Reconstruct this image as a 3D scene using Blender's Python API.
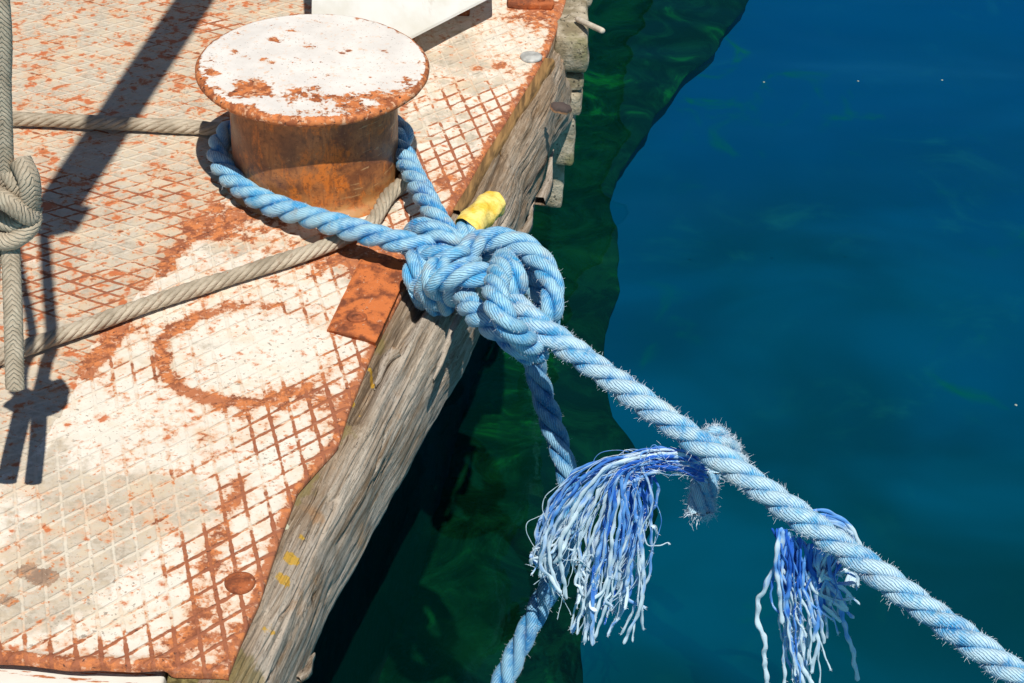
import bpy, bmesh, math, random
import numpy as np
from mathutils import Vector, noise as mnoise
rnd = random.Random(7); rng = np.random.default_rng(7)
S = bpy.context.scene
for o in list(bpy.data.objects): bpy.data.objects.remove(o)

# ------------------------------------------------------------------ camera
FPX = 1991.0; PITCH = math.radians(35); ROLL = math.radians(2.0); CAMZ = 1.3532
FWD = np.array([0, math.cos(PITCH), -math.sin(PITCH)])
_u0 = np.array([0, math.sin(PITCH), math.cos(PITCH)]); _r0 = np.array([1., 0, 0])
RT = _r0*math.cos(ROLL) + _u0*math.sin(ROLL); UP = -_r0*math.sin(ROLL) + _u0*math.cos(ROLL)
cam = bpy.data.cameras.new('camera'); camo = bpy.data.objects.new('camera', cam); S.collection.objects.link(camo)
cam.sensor_width = 36; cam.lens = FPX*36/1024; cam.clip_start = .05; cam.clip_end = 500
from mathutils import Matrix
M3 = Matrix((RT, UP, -FWD)).transposed()
camo.matrix_world = Matrix.Translation((0, 0, CAMZ)) @ M3.to_4x4()
S.camera = camo
# ------------------------------------------------------------------ light
SUN = Vector((-.13, .50, -1.0)).normalized()
sl = bpy.data.lights.new('sun', 'SUN'); sl.energy = 4.2; sl.angle = math.radians(.55); sl.color = (1, .935, .83)
so = bpy.data.objects.new('sun', sl); S.collection.objects.link(so); so.location = (1, -3, 6)
so.rotation_euler = SUN.to_track_quat('-Z', 'Y').to_euler()
W = bpy.data.worlds.new('World'); S.world = W; W.use_nodes = True
wn = W.node_tree.nodes; sky = wn.new('ShaderNodeTexSky'); sky.sky_type = 'NISHITA'; sky.sun_disc = False
sky.sun_elevation = math.asin(-SUN.z); sky.sun_rotation = math.atan2(-SUN.x, -SUN.y)
sky.air_density = 1.0; sky.dust_density = .3; sky.ozone_density = 2.0
wn['Background'].inputs[1].default_value = .042
W.node_tree.links.new(sky.outputs[0], wn['Background'].inputs[0])
S.view_settings.view_transform = 'Standard'; S.view_settings.look = 'None'
S.view_settings.exposure = .24; S.view_settings.gamma = 1

def un(px, py, z=0.):
    v = FWD + (px-512)/FPX*RT - (py-341.5)/FPX*UP
    return np.array([0, 0, CAMZ]) + v*(z-CAMZ)/v[2]
def uny(px, py, y):
    v = FWD + (px-512)/FPX*RT - (py-341.5)/FPX*UP
    return np.array([0, 0, CAMZ]) + v*y/v[1]

# ------------------------------------------------------------------ helpers
def link(name, me, mat=None, parent=None):
    o = bpy.data.objects.new(name, me); S.collection.objects.link(o)
    if mat is not None:
        for m in (mat if isinstance(mat, (list, tuple)) else [mat]): me.materials.append(m)
    if parent is not None: o.parent = parent
    return o
def tag(o, label=None, cat=None, group=None, kind=None):
    if label: o['label'] = label
    if cat: o['category'] = cat
    if group: o['group'] = group
    if kind: o['kind'] = kind
    return o
def empty(name, loc, label, cat, group=None):
    o = bpy.data.objects.new(name, None); S.collection.objects.link(o); o.location = loc; o.empty_display_size = .05
    return tag(o, label, cat, group)
def mesh(name, V, Fc, smooth=True, mi=None):
    me = bpy.data.meshes.new(name); V = np.asarray(V, dtype=np.float32)
    if isinstance(Fc, np.ndarray):
        n, k = Fc.shape
        me.vertices.add(len(V)); me.vertices.foreach_set('co', V.ravel())
        me.loops.add(n*k); me.loops.foreach_set('vertex_index', Fc.astype(np.int32).ravel())
        me.polygons.add(n); me.polygons.foreach_set('loop_start', np.arange(0, n*k, k, dtype=np.int32))
    else:
        me.from_pydata(V.tolist(), [], Fc)
    n = len(me.polygons)
    me.polygons.foreach_set('use_smooth', np.full(n, smooth))
    if mi is not None: me.polygons.foreach_set('material_index', np.asarray(mi, dtype=np.int32))
    me.update(calc_edges=True); me.validate(); return me
def attr(me, name, vals):
    a = me.attributes.new(name, 'FLOAT', 'POINT'); a.data.foreach_set('value', np.asarray(vals, dtype=np.float32).ravel())
def rel(parent, V): return np.asarray(V) - np.array(parent.location)
def grid_faces(nr, nc, wrap=False):
    r = np.arange(nr-1)[:, None]; c = np.arange(nc if wrap else nc-1)[None, :]; c2 = (c+1) % nc
    return np.stack([r*nc+c, r*nc+c2, (r+1)*nc+c2, (r+1)*nc+c], -1).reshape(-1, 4)
# gradient noise in numpy
_perm = rng.permutation(256); _perm = np.concatenate([_perm, _perm, _perm]); _g = rng.normal(size=(256, 3)); _g /= np.linalg.norm(_g, axis=1)[:, None]
def perlin(P):
    P = np.asarray(P, float); i = np.floor(P).astype(int); f = P-i; i &= 255
    u = f*f*f*(f*(f*6-15)+10); out = 0
    for dx in (0, 1):
        for dy in (0, 1):
            for dz in (0, 1):
                h = _perm[_perm[_perm[(i[..., 0]+dx) & 255]+((i[..., 1]+dy) & 255)]+((i[..., 2]+dz) & 255)]
                d = (_g[h]*(f-np.array([dx, dy, dz]))).sum(-1)
                w = (u[..., 0] if dx else 1-u[..., 0])*(u[..., 1] if dy else 1-u[..., 1])*(u[..., 2] if dz else 1-u[..., 2])
                out = out+d*w
    return out*1.6
def fbm(P, o=4, r=.5):
    a = 1.; t = 0; P = np.asarray(P, float)
    for k in range(o): t = t+a*perlin(P*(2**k)+k*17.3); a *= r
    return t
def sstep(a, b, x): t = np.clip((x-a)/(b-a), 0, 1); return t*t*(3-2*t)
def blobs(XY, lst):                       # list of (x, y, radius, strength) in metres
    t = np.zeros(len(XY))
    for x, y, r, s in lst: t += s*np.exp(-(((XY[:, 0]-x)**2+(XY[:, 1]-y)**2)/r**2))
    return t
def dist_poly(XY, pts):
    d = np.full(len(XY), 9.)
    for a, b in zip(pts[:-1], pts[1:]):
        a = np.array(a[:2]); b = np.array(b[:2]); ab = b-a; t = np.clip(((XY-a)@ab)/(ab@ab), 0, 1)
        d = np.minimum(d, np.linalg.norm(XY-a-t[:, None]*ab, axis=1))
    return d

class N:                                   # tiny node-expression helper
    def __init__(s, name):
        s.mat = bpy.data.materials.new(name); s.mat.use_nodes = True; s.t = s.mat.node_tree
        s.b = s.t.nodes['Principled BSDF']; s.out = s.t.nodes['Material Output']; s.co = s.t.nodes.new('ShaderNodeTexCoord').outputs['Object']
    def set(s, sock, v):
        if isinstance(v, bpy.types.NodeSocket): s.t.links.new(v, sock)
        elif isinstance(v, (tuple, list)) and len(v) == 3 and sock.type == 'RGBA': sock.default_value = (*v, 1)
        else: sock.default_value = v
    def m(s, op, a, b=0., c=0., clamp=False):
        n = s.t.nodes.new('ShaderNodeMath'); n.operation = op; n.use_clamp = clamp
        s.set(n.inputs[0], a); s.set(n.inputs[1], b); s.set(n.inputs[2], c); return n.outputs[0]
    def add(s, a, b): return s.m('ADD', a, b)
    def mul(s, a, b): return s.m('MULTIPLY', a, b)
    def sub(s, a, b): return s.m('SUBTRACT', a, b)
    def ss(s, x, lo, hi, a=0., b=1.):
        n = s.t.nodes.new('ShaderNodeMapRange'); n.interpolation_type = 'SMOOTHSTEP'
        s.set(n.inputs[0], x); n.inputs[1].default_value = lo; n.inputs[2].default_value = hi; n.inputs[3].default_value = a; n.inputs[4].default_value = b
        return n.outputs[0]
    def map(s, scale=(1, 1, 1), loc=(0, 0, 0), rot=(0, 0, 0), co=None):
        n = s.t.nodes.new('ShaderNodeMapping'); s.set(n.inputs[0], co or s.co)
        n.inputs['Scale'].default_value = scale; n.inputs['Location'].default_value = loc; n.inputs['Rotation'].default_value = rot
        return n.outputs[0]
    def noise(s, scale, detail=6, rough=.55, co=None, dist=0., col=False):
        n = s.t.nodes.new('ShaderNodeTexNoise'); s.set(n.inputs['Vector'], co or s.co)
        n.inputs['Scale'].default_value = scale; n.inputs['Detail'].default_value = detail; n.inputs['Roughness'].default_value = rough; n.inputs['Distortion'].default_value = dist
        return n.outputs[1 if col else 0]
    def vor(s, scale, co=None, feat='F1'):
        n = s.t.nodes.new('ShaderNodeTexVoronoi'); n.feature = feat; s.set(n.inputs['Vector'], co or s.co); n.inputs['Scale'].default_value = scale
        return n.outputs['Distance']
    def a(s, name):
        n = s.t.nodes.new('ShaderNodeAttribute'); n.attribute_name = name; return n.outputs['Fac']
    def mix(s, f, a, b):
        n = s.t.nodes.new('ShaderNodeMix'); n.data_type = 'RGBA'; s.set(n.inputs[0], f); s.set(n.inputs[6], a); s.set(n.inputs[7], b); return n.outputs[2]
    def yc(s, a, b):                        # coordinates that run along the yarns of a rope
        n = s.t.nodes.new('ShaderNodeCombineXYZ'); s.set(n.inputs[0], s.mul(s.a('yarn'), 1.7)); s.set(n.inputs[1], s.mul(s.a('len'), b)); s.set(n.inputs[2], s.a('sid')); return n.outputs[0]
    def xyz(s, co=None):
        n = s.t.nodes.new('ShaderNodeSeparateXYZ'); s.set(n.inputs[0], co or s.co); return n.outputs
    def bump(s, h, strength=1., dist=.001, nrm=None):
        n = s.t.nodes.new('ShaderNodeBump'); s.set(n.inputs['Height'], h); n.inputs['Strength'].default_value = strength; n.inputs['Distance'].default_value = dist
        if nrm: s.set(n.inputs['Normal'], nrm)
        return n.outputs[0]
    def done(s, col, rough=.6, nrm=None, metal=None, spec=None):
        s.set(s.b.inputs['Base Color'], col); s.set(s.b.inputs['Roughness'], rough)
        if nrm: s.set(s.b.inputs['Normal'], nrm)
        if metal is not None: s.set(s.b.inputs['Metallic'], metal)
        if spec is not None: s.set(s.b.inputs['Specular IOR Level'], spec)
        return s.mat
WHITE = (.79, .735, .66); CREAM = (.60, .51, .385); BEIGE = (.41, .355, .28)
ORANGE = (.56, .155, .045); RUST = (.27, .075, .03); DRUST = (.12, .04, .02); TAN = (.42, .22, .13)

def rust_cols(n, f=40):
    q = n.noise(f, 5, .6)
    c = n.mix(n.ss(q, .33, .52), DRUST, RUST)
    return n.mix(n.ss(n.noise(f*.45, 5, .65), .46, .62), c, ORANGE)

# ---- deck paint over chequer plate
def mat_deck():
    n = N('painted_chequer_plate')
    def ridges(rot):
        p = n.xyz(n.map(rot=(0, 0, -rot))); dist = []
        x, y, _ = p
        for sg in (1, -1):
            c = n.add(n.mul(x, math.sin(math.radians(30))), n.mul(y, sg*math.cos(math.radians(30))))
            f = n.m('FRACT', n.mul(c, 1/.0235)); dist.append(n.m('ABSOLUTE', n.sub(f, .5)))
        return n.m('MINIMUM', dist[0], dist[1])
    sel = n.ss(n.a('plate'), .45, .55)
    wob = n.add(n.mul(n.sub(n.noise(80, 6, .65), .5), .20), n.mul(n.sub(n.noise(12, 3), .5), .06))
    dA = ridges(math.radians(6)); dB = ridges(math.radians(75))
    d = n.add(n.add(n.mul(dA, n.sub(1, sel)), n.mul(dB, sel)), wob)
    ridge = n.ss(d, .035, .125, 1, 0)
    thin = n.ss(d, .04, .115, 1, 0)
    smoothp = n.a('smooth')
    ridge = n.mul(ridge, n.sub(1, n.mul(smoothp, .85)))
    nf = n.noise(120, 9, .68); nm = n.noise(38, 8, .62); nl = n.noise(9, 6, .6)
    # cell floor: cream primer to white paint
    white = n.ss(n.add(n.a('white'), n.mul(n.sub(nm, .5), 1.1)), .38, .62)
    fl = n.mix(n.ss(n.noise(24, 7, .6), .38, .62), CREAM, BEIGE)
    fl = n.mix(n.ss(nf, .40, .6), fl, (.55, .50, .42))
    base = n.mix(white, fl, n.mix(n.ss(nm, .35, .6), (.72, .68, .60), WHITE))
    base = n.mix(n.mul(ridge, n.ss(n.add(nm, n.mul(n.sub(n.a('bright'), .4), .3)), .40, .62, .15, .9)), base, (.68, .63, .53))
    base = n.mix(n.mul(n.ss(n.noise(17, 6, .65, co=n.map(loc=(2, 9, 0))), .48, .70), .55), base, (.66, .54, .38))
    # bare brown-grey patches where paint has come off
    bare = n.ss(n.add(n.a('bare'), n.add(n.mul(n.sub(nm, .5), 1.4), n.mul(n.sub(nf, .5), .8))), .50, .56)
    base = n.mix(bare, base, n.mix(nf, (.24, .15, .10), (.33, .24, .18)))
    # grey chips
    chips = n.mul(n.ss(n.noise(150, 4, .6), .60, .65), n.m('MAXIMUM', n.ss(nl, .45, .6), smoothp))
    base = n.mix(chips, base, (.34, .30, .25))
    # rust
    rb = n.a('rust')
    rv = n.add(rb, n.add(n.mul(n.sub(nm, .5), 1.25), n.mul(n.sub(nf, .5), .95)))
    rr = n.mul(n.mul(thin, n.a('rr')), n.ss(n.noise(48, 5, .6, co=n.map(loc=(7, 7, 0))), .36, .56, .45, 1.05))
    rv = n.add(rv, n.mul(rr, .62))
    halo = n.ss(rv, .28, .50); core = n.ss(rv, .43, .55)
    spot = n.sub(n.noise(52, 4, .55, co=n.map(loc=(3, 7, 1))), n.mul(n.noise(7, 3, .5), -.05))
    sv = n.add(n.add(spot, n.mul(nf, .16)), n.mul(n.a('spots'), .16))
    sc = n.ss(sv, .765, .83); sh = n.ss(sv, .69, .80)
    stain = n.ss(n.add(rv, n.mul(n.sub(n.noise(14, 5, .6), .5), .5)), .12, .50)
    c = n.mix(n.mul(stain, .38), base, (.66, .43, .27))
    c = n.mix(n.mul(halo, .5), c, (.62, .34, .18))
    c = n.mix(n.mul(sh, .45), c, (.62, .30, .14))
    c = n.mix(n.mul(sc, .9), c, n.mix(n.noise(90, 4), (.62, .17, .05), (.40, .10, .035)))
    fs = n.add(n.noise(135, 5, .62, co=n.map(loc=(6, 1, 2))), n.mul(n.sub(nm, .5), .5))
    c = n.mix(n.mul(n.ss(fs, .60, .67), n.sub(.85, n.mul(smoothp, .4))), c, n.mix(nf, (.40, .13, .05), (.66, .26, .09)))
    rc = n.mix(n.ss(n.noise(75, 8, .7), .42, .58), (.26, .085, .04), (.58, .20, .07))
    rc = n.mix(n.ss(n.noise(23, 7, .65), .48, .60), rc, (.43, .155, .07))
    rc = n.mix(n.ss(n.noise(120, 6, .7, co=n.map(loc=(1, 4, 0))), .56, .63), rc, (.62, .36, .24))
    rc = n.mix(n.mul(n.ss(rr, .35, .8), .8), rc, (.30, .105, .055))
    rc = n.mix(n.ss(n.noise(190, 4, .6), .60, .7), rc, (.11, .045, .03))
    c = n.mix(core, c, rc)
    # fine dark pin specks
    c = n.mix(n.mul(n.ss(n.noise(420, 2, .5), .69, .73), .6), c, (.16, .10, .07))
    h = n.add(n.mul(ridge, 1.0), n.add(n.mul(nf, .35), n.mul(n.mul(core, n.noise(260, 5, .7)), .5)))
    h = n.sub(h, n.mul(core, .28))
    return n.done(c, n.ss(core, 0, 1, .55, .85), n.bump(h, .65, .0014), spec=.35)

def mat_rusty(name, k=1., bright=.5, wsc=1., paint=None):
    n = N(name); q = n.noise(45*k, 8, .65); nf = n.noise(160*k, 6, .65)
    c = n.mix(n.ss(q, .36, .62), (.17, .052, .025), (.40, .115, .04))
    c = n.mix(n.ss(n.noise(20*k, 7, .65), .70-.3*bright, .80-.3*bright), c, (.58, .17, .05))
    c = n.mix(n.ss(nf, .58, .68), c, (.12, .05, .03))
    c = n.mix(n.ss(n.noise(90*k, 5, .6), .63, .70), c, (.50, .30, .2))
    return n.done(c, .8, n.bump(n.add(nf, n.mul(q, .6)), .7, .0018), spec=.3)

def mat_barrel():
    n = N('rusted_barrel_steel'); x, y, z = n.xyz()
    st = n.noise(1, 8, .68, co=n.map((38, 38, 22)), dist=.6)
    c = n.mix(n.ss(n.noise(28, 7, .62), .36, .64), (.20, .072, .03), (.48, .18, .055))
    c = n.mix(n.mul(n.ss(n.add(st, n.mul(n.a('bright'), .13)), .54, .66), .9), c, (.66, .19, .03))
    c = n.mix(n.mul(n.ss(n.noise(95, 6, .65), .60, .68), .7), c, (.09, .035, .02))
    c = n.mix(n.mul(n.ss(n.noise(190, 6, .7), .52, .60), .55), c, (.17, .06, .025)); c = n.mix(n.mul(n.ss(n.noise(1, 6, .65, co=n.map((120, 120, 16))), .54, .66), .5), c, (.13, .05, .025)); c = n.mix(n.mul(n.ss(z, .05, .0), n.ss(n.noise(60, 5), .4, .6)), c, (.42, .22, .08))
    sc = n.noise(1, 3, .5, co=n.map((40, 40, 260), rot=(.5, .3, 0)))
    c = n.mix(n.mul(n.ss(sc, .63, .68), n.mul(n.a('scr'), .7)), c, (.52, .33, .16))
    c = n.mix(n.mul(n.ss(n.noise(240, 4, .6), .62, .7), .5), c, (.5, .28, .14))
    return n.done(c, n.ss(n.noise(30, 5), .4, .65,   .32, .52), n.bump(n.noise(130, 7, .7), .45, .0015), spec=.5)

def mat_cap():
    n = N('chipped_white_paint_on_rust'); nm = n.noise(42, 9, .64); nf = n.noise(170, 7, .65)
    rv = n.add(n.a('rust'), n.add(n.mul(n.sub(nm, .5), 1.5), n.mul(n.sub(nf, .5), .6)))
    rv = n.add(rv, n.mul(n.ss(n.noise(120, 4, .6, co=n.map(loc=(1, 2, 3))), .60, .70), .22)); halo = n.ss(rv, .38, .52); core = n.ss(rv, .48, .54)
    base = n.mix(n.ss(n.noise(14, 7, .65), .35, .65), (.66, .635, .61), (.77, .75, .725))
    base = n.mix(n.mul(n.ss(n.noise(110, 6, .65, co=n.map(loc=(4, 4, 0))), .56, .68), .6), base, (.70, .46, .30))
    base = n.mix(n.mul(n.ss(n.noise(330, 3, .5), .66, .7), .75), base, (.28, .24, .21))
    c = n.mix(n.mul(halo, .5), base, (.66, .40, .24))
    rc = n.mix(n.ss(n.noise(70, 8, .7), .42, .58), (.27, .08, .03), (.58, .19, .06))
    rc = n.mix(n.ss(n.noise(110, 7, .7, co=n.map(loc=(3, 3, 3))), .54, .62), rc, (.62, .36, .22))
    rc = n.mix(n.ss(n.noise(150, 5, .6, co=n.map(loc=(8, 3, 3))), .60, .66), rc, (.09, .035, .02))
    c = n.mix(core, c, rc)
    h = n.sub(n.add(n.mul(nf, .4), n.mul(n.noise(400, 3), .15)), n.mul(core, .6))
    return n.done(c, n.ss(core, 0, 1, .45, .8), n.bump(h, .7, .0012), spec=.4)

def mat_wood():
    n = N('weathered_driftwood'); rc_ = n.map(rot=(0, 0, .23)); g = n.map((95, 5.5, 95), co=rc_); g2 = n.map((300, 11, 300), co=rc_)
    dn = n.noise(1, 8, .62, co=g, dist=.5); df = n.noise(1, 6, .65, co=g2)
    c = n.mix(n.ss(dn, .30, .66), (.19, .13, .08), (.50, .44, .37))
    c = n.mix(n.ss(n.noise(11, 5, .6), .45, .65), c, n.mix(df, (.29, .22, .155), (.58, .54, .49)))
    c = n.mix(n.mul(n.ss(n.a('brown'), .1, .9), .75), c, n.mix(dn, (.14, .09, .05), (.33, .235, .15)))
    c = n.mix(n.mul(n.ss(n.noise(16, 6, .6, co=n.map(loc=(5, 0, 0))), .58, .72), .6), c, (.40, .22, .10))
    c = n.mix(n.ss(df, .58, .68), c, (.07, .048, .033)); d3 = n.noise(1, 5, .7, co=n.map((650, 24, 650), co=rc_)); c = n.mix(n.mul(n.ss(d3, .53, .66), .55), c, (.10, .07, .045)); c = n.mix(n.mul(n.ss(d3, .34, .46, 1, 0), .45), c, (.62, .55, .46))
    c = n.mix(n.ss(dn, .29, .34, 1, 0), c, (.045, .03, .02))
    ly = n.ss(n.add(n.a('lichen'), n.mul(n.sub(n.noise(95, 6, .65), .5), 1.3)), .50, .60)
    c = n.mix(n.mul(ly, .85), c, (.55, .33, .03))
    sp = n.ss(n.add(n.a('splat'), n.mul(n.sub(n.noise(80, 5, .6), .5), .8)), .52, .60)
    c = n.mix(sp, c, (.56, .56, .42))
    gl = n.ss(n.add(n.a('moss'), n.mul(n.sub(n.noise(60, 6, .6), .5), 1.)), .45, .65)
    c = n.mix(n.mul(gl, .7), c, (.21, .17, .065))
    c = n.mix(n.mul(n.ss(n.noise(300, 4, .6), .58, .66), .45), c, (.06, .045, .035))
    h = n.add(n.mul(dn, 1.), n.add(n.mul(df, .7), n.mul(n.noise(300, 5, .7), .25)))
    return n.done(c, .9, n.bump(h, .9, .0045), spec=.15)

def mat_rope(name, c_lo, c_mid, c_hi, dirt=.5, nyarn=9, white=.5, gcol=.42):
    n = N(name); y = n.add(n.a('yarn'), n.mul(n.sub(n.noise(110, 3, .5), .5), 1.3)); f = n.m('FRACT', y); tri = n.m('ABSOLUTE', n.sub(f, .5))   # .5 at yarn edges
    groove = n.ss(tri, .22, .5)
    fz = n.noise(1, 3, .6, co=n.yc(30, 240)); bl = n.noise(26, 6, .62); b2 = n.noise(70, 5, .6)
    c = n.mix(n.ss(bl, .25, .62), c_lo, c_mid)
    c = n.mix(n.mul(n.ss(n.add(b2, n.mul(n.a('wear'), .34*white*2)), .42, .85), .85), c, c_hi)
    c = n.mix(n.mul(n.ss(fz, .52, .68), .55*white*2), c, c_hi)
    c = n.mix(n.mul(n.ss(n.noise(33, 6, .6, co=n.map(loc=(9, 2, 4))), .56, .68), dirt), c, (.50, .47, .37))
    c = n.mix(n.mul(n.mul(groove, n.ss(n.noise(60, 4), .3, .7)), gcol), c, c_lo)
    h = n.add(n.mul(groove, -1.), n.mul(fz, .5))
    return n.done(c, .55, n.bump(h, .9, .0011), spec=.35)

def simple(name, col, rough=.6, k=60, var=.25, bmp=.3, spec=.4, dist=.001):
    n = N(name); q = n.noise(k, 6, .62)
    c = n.mix(n.ss(q, .35, .65), tuple(v*(1-var) for v in col), tuple(min(1, v*(1+var*.6)) for v in col))
    return n.done(c, rough, n.bump(n.noise(k*3, 5, .65), bmp, dist), spec=spec)

M_DECK = mat_deck(); M_BAR = mat_barrel(); M_CAP = mat_cap(); M_WOOD = mat_wood()
M_RUST = mat_rusty('rusty_steel'); M_RUSTD = mat_rusty('dark_rusty_steel', 1.3, .1)
BL, BM, BH = (.008, .15, .50), (.055, .38, .72), (.42, .70, .85)
M_ROPE = mat_rope('blue_polypropylene_rope', BL, BM, BH, .45)
M_ROPEW = mat_rope('sun_bleached_blue_rope', (.010, .20, .52), (.10, .44, .76), (.54, .75, .87), .4, white=.55)
n = N('frayed_blue_fibre'); w = n.a('wear'); st = n.noise(1, 4, .6, co=n.yc(1, 60)); iv = n.m('FRACT', n.mul(n.a('sid'), .618))
ww = n.add(w, n.add(n.mul(n.sub(st, .5), 1.3), n.mul(n.sub(iv, .5), .5)))
c = n.mix(n.ss(ww, -.45, .15), (.022, .13, .60), (.12, .36, .84)); c = n.mix(n.ss(ww, .05, .7), c, (.60, .76, .88))
M_FRAY = n.done(c, .5, n.bump(st, .8, .0008), spec=.4)
M_FUZZ = simple('loose_rope_fibre', (.72, .82, .92), .6, 200, .1, 0)
M_FUZZG = simple('loose_grey_fibre', (.5, .47, .38), .7, 200, .1, 0)
M_GREY = mat_rope('grey_braided_cord', (.27, .22, .155), (.41, .345, .26), (.53, .46, .36), .3, white=.3, gcol=.35)

# ------------------------------------------------------------------ deck (structure)
EP = [(566, -6), (565, 0), (557, 25), (549, 47), (534, 74), (519, 98), (503, 124), (487, 148), (469, 180), (451, 209), (430, 243), (410, 275), (376, 340), (349, 405), (337, 443), (318, 464), (297, 488), (281, 530), (259, 597), (240, 638), (226, 673)]
EW = np.array([un(*p, 0) for p in EP])[::-1]; ys_e, xs_e = EW[:, 1], EW[:, 0]
ys_e = np.concatenate([ys_e, [3.15, 3.6, 6.0]]); xs_e = np.concatenate([xs_e, [.125, .20, .45]])
def xedge(y): return np.interp(y, ys_e, xs_e)
YB = 1.372
def ybot(x):
    return np.interp(x, [-3, -.52, -.47, -.40, -.36, -.322, -.312, -.262, .1], [1.378, 1.378, 1.377, 1.371, 1.372, 1.374, 1.369, YB-.003, YB-.003])
def build_deck():
    ty = np.concatenate([np.linspace(0, 1, 360)*(3.1-YB), (3.1-YB)+np.linspace(.02, 1, 30)*2.9])/(6.0-YB)
    sx = np.concatenate([np.linspace(-2.6, -.9, 36)[:-1], np.linspace(-.9, 0, 220)])    # distance left of edge
    T, X = np.meshgrid(ty, sx, indexing='ij')
    Y = YB+T*(6.0-YB); xe = xedge(Y)
    Xw = xe+X
    # bottom contour: blend
    blend = np.exp(-T*60); Y = Y+(ybot(Xw)-YB)*blend
    XY = np.stack([Xw.ravel(), Y.ravel()], 1); n = len(XY)
    P3 = np.stack([XY[:, 0], XY[:, 1], np.zeros(n)], 1)
    z = fbm(P3*3.2, 3)*.0022+fbm(P3*14, 2)*.0006
    dedge = -X.ravel()
    z += -.002*sstep(.006, 0, dedge)
    nr, nc = T.shape
    dbot = (Y-ybot(Xw)).ravel()
    seamx = -.315
    # lip along the lower edge rises as a buckled rounded bead
    lip = np.exp(-((dbot-.004)/.006)**2)*(XY[:, 0] < seamx)
    z += lip*(.004+.003*perlin(np.stack([XY[:, 0]*30, XY[:, 1]*0, XY[:, 0]*0+2], 1)))
    # masks
    w2 = lambda px, py: un(px, py, 0)[:2]
    s_px = 1/900.
    bnd = [w2(*p) for p in [(232, 190), (205, 218), (150, 280), (92, 345), (70, 400), (30, 455), (-30, 500), (-300, 640)]]
    bnd = [(-.1, 2.42)]+bnd; bx = np.array(bnd)
    # left plate if point lies up-left of boundary
    def xb(y): return np.interp(y, bx[::-1, 1], bx[::-1, 0])
    plate = np.where((XY[:, 0] < xb(XY[:, 1])) & (XY[:, 1] < 2.42) | ((XY[:, 1] >= 2.42) & (XY[:, 0] < -.16+.0*(XY[:, 1]))), 0., 1.)
    def B(px, py, r, s): p = w2(px, py); return (p[0], p[1], r, s)
    nz = fbm(P3*np.array([7, 7, 1]), 4); nz2 = fbm(P3*np.array([16, 16, 1])+9, 4)
    ring = np.abs(np.linalg.norm(XY-w2(248, 352), axis=1)-.098+nz2*.006)
    angr = np.arctan2(*(XY-w2(248, 352)).T[::-1])
    ringw = np.clip(.72+.38*np.cos(angr-math.radians(200)), 0, 1.05)
    rust = .22+nz*.10+nz2*.08+ringw*np.exp(-(ring/.0105)**2)*.58
    seam = dist_poly(XY, [w2(*p) for p in [(240, 480), (228, 512), (214, 550), (204, 590), (192, 625), (172, 660)]])
    rust += .33*np.exp(-(seam/.013)**2)*(1+.5*nz2)
    seam2 = dist_poly(XY, [w2(*p) for p in [(192, 228), (180, 252), (152, 280), (125, 300), (110, 345), (85, 372)]])
    rust += .42*np.exp(-(seam2/.012)**2)*np.clip(1+nz2*1.3, .2, 1.5)
    rust += blobs(XY, [B(345, 430, .05, .18), (*un(240, 215)[:2], .07, .34), B(330, 255, .045, .30), B(375, 250, .05, .42), B(225, 640, .045, .10), B(300, 470, .04, .10), B(175, 510, .04, .06), B(125, 330, .05, .14), B(440, 185, .03, .32), B(540, 12, .05, .40), B(510, 60, .03, .18), B(477, 68, .010, .45), B(498, 66, .011, .5), B(210, 222, .03, .2), B(60, 655, .05, .05), B(265, 400, .03, .1), B(330, 390, .04, .15)])
    rust += .50*np.exp(-(dedge/.0075)**2)+.07*np.exp(-(dedge/.05)**2)+.42*np.exp(-(dbot/.011)**2)+.05*np.exp(-(dbot/.05)**2)
    rust -= blobs(XY, [B(285, 470, .035, .4), B(275, 345, .055, .34), B(120, 590, .07, .12), B(90, 420, .05, .12), B(60, 430, .05, .1), B(300, 440, .03, .15), B(450, 130, .03, .1)])
    low = sstep(2.3, 1.7, XY[:, 1])
    rr = .12+.85*np.exp(-(dedge/.10)**2)*sstep(2.62, 2.5, XY[:, 1])+.95*np.exp(-(dbot/.055)**2)+.10*low
    rr += blobs(XY, [B(330, 420, .05, .5), B(255, 440, .04, .35), B(230, 560, .05, .5), B(205, 560, .03, .4), B(140, 370, .03, .6), B(430, 160, .05, .4), B(470, 100, .035, .4)])
    rr = np.where(plate < .5, .25+.50*np.exp(-((XY[:, 1]-un(100, 270)[1])/.22)**2)+.45*nz, rr)
    rr *= np.clip(1-blobs(XY, [B(275, 350, .07, 1.), B(270, 480, .03, .7), B(90, 560, .09, 1), B(235, 250, .05, 1), B(100, 430, .07, 1.), B(205, 440, .04, .9)]), 0, 1)
    rr = np.clip(rr*(1+.8*nz2), 0, 1.1)
    white = np.where(plate > .5, .78, .14)+nz*.45
    white -= blobs(XY, [B(110, 520, .075, .75), B(60, 560, .06, .55), B(30, 610, .05, .5), B(235, 245, .05, .7), B(350, 255, .05, .3), B(430, 110, .09, .35), B(460, 55, .05, .4)])
    white += blobs(XY, [B(290, 352, .07, .55), B(230, 232, .02, .7), B(200, 600, .06, .3), B(330, 300, .03, .2)])
    smooth = np.clip(blobs(XY, [B(275, 350, .065, 1.), B(275, 478, .028, .9), B(140, 600, .05, .5), B(90, 430, .06, .8), B(200, 480, .05, .7), B(170, 420, .05, .6)]), 0, 1)
    bare = blobs(XY, [B(45, 575, .020, .75), B(22, 570, .014, .6), B(10, 600, .016, .6), B(232, 250, .035, .35), B(340, 268, .03, .45), B(245, 215, .05, .5)])
    spots = np.where(plate < .5, .55, .15)+nz*.3
    bright = np.where(plate < .5, .4, .5)+blobs(XY, [B(235, 245, .05, 1.2), B(100, 530, .1, .5)])
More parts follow.
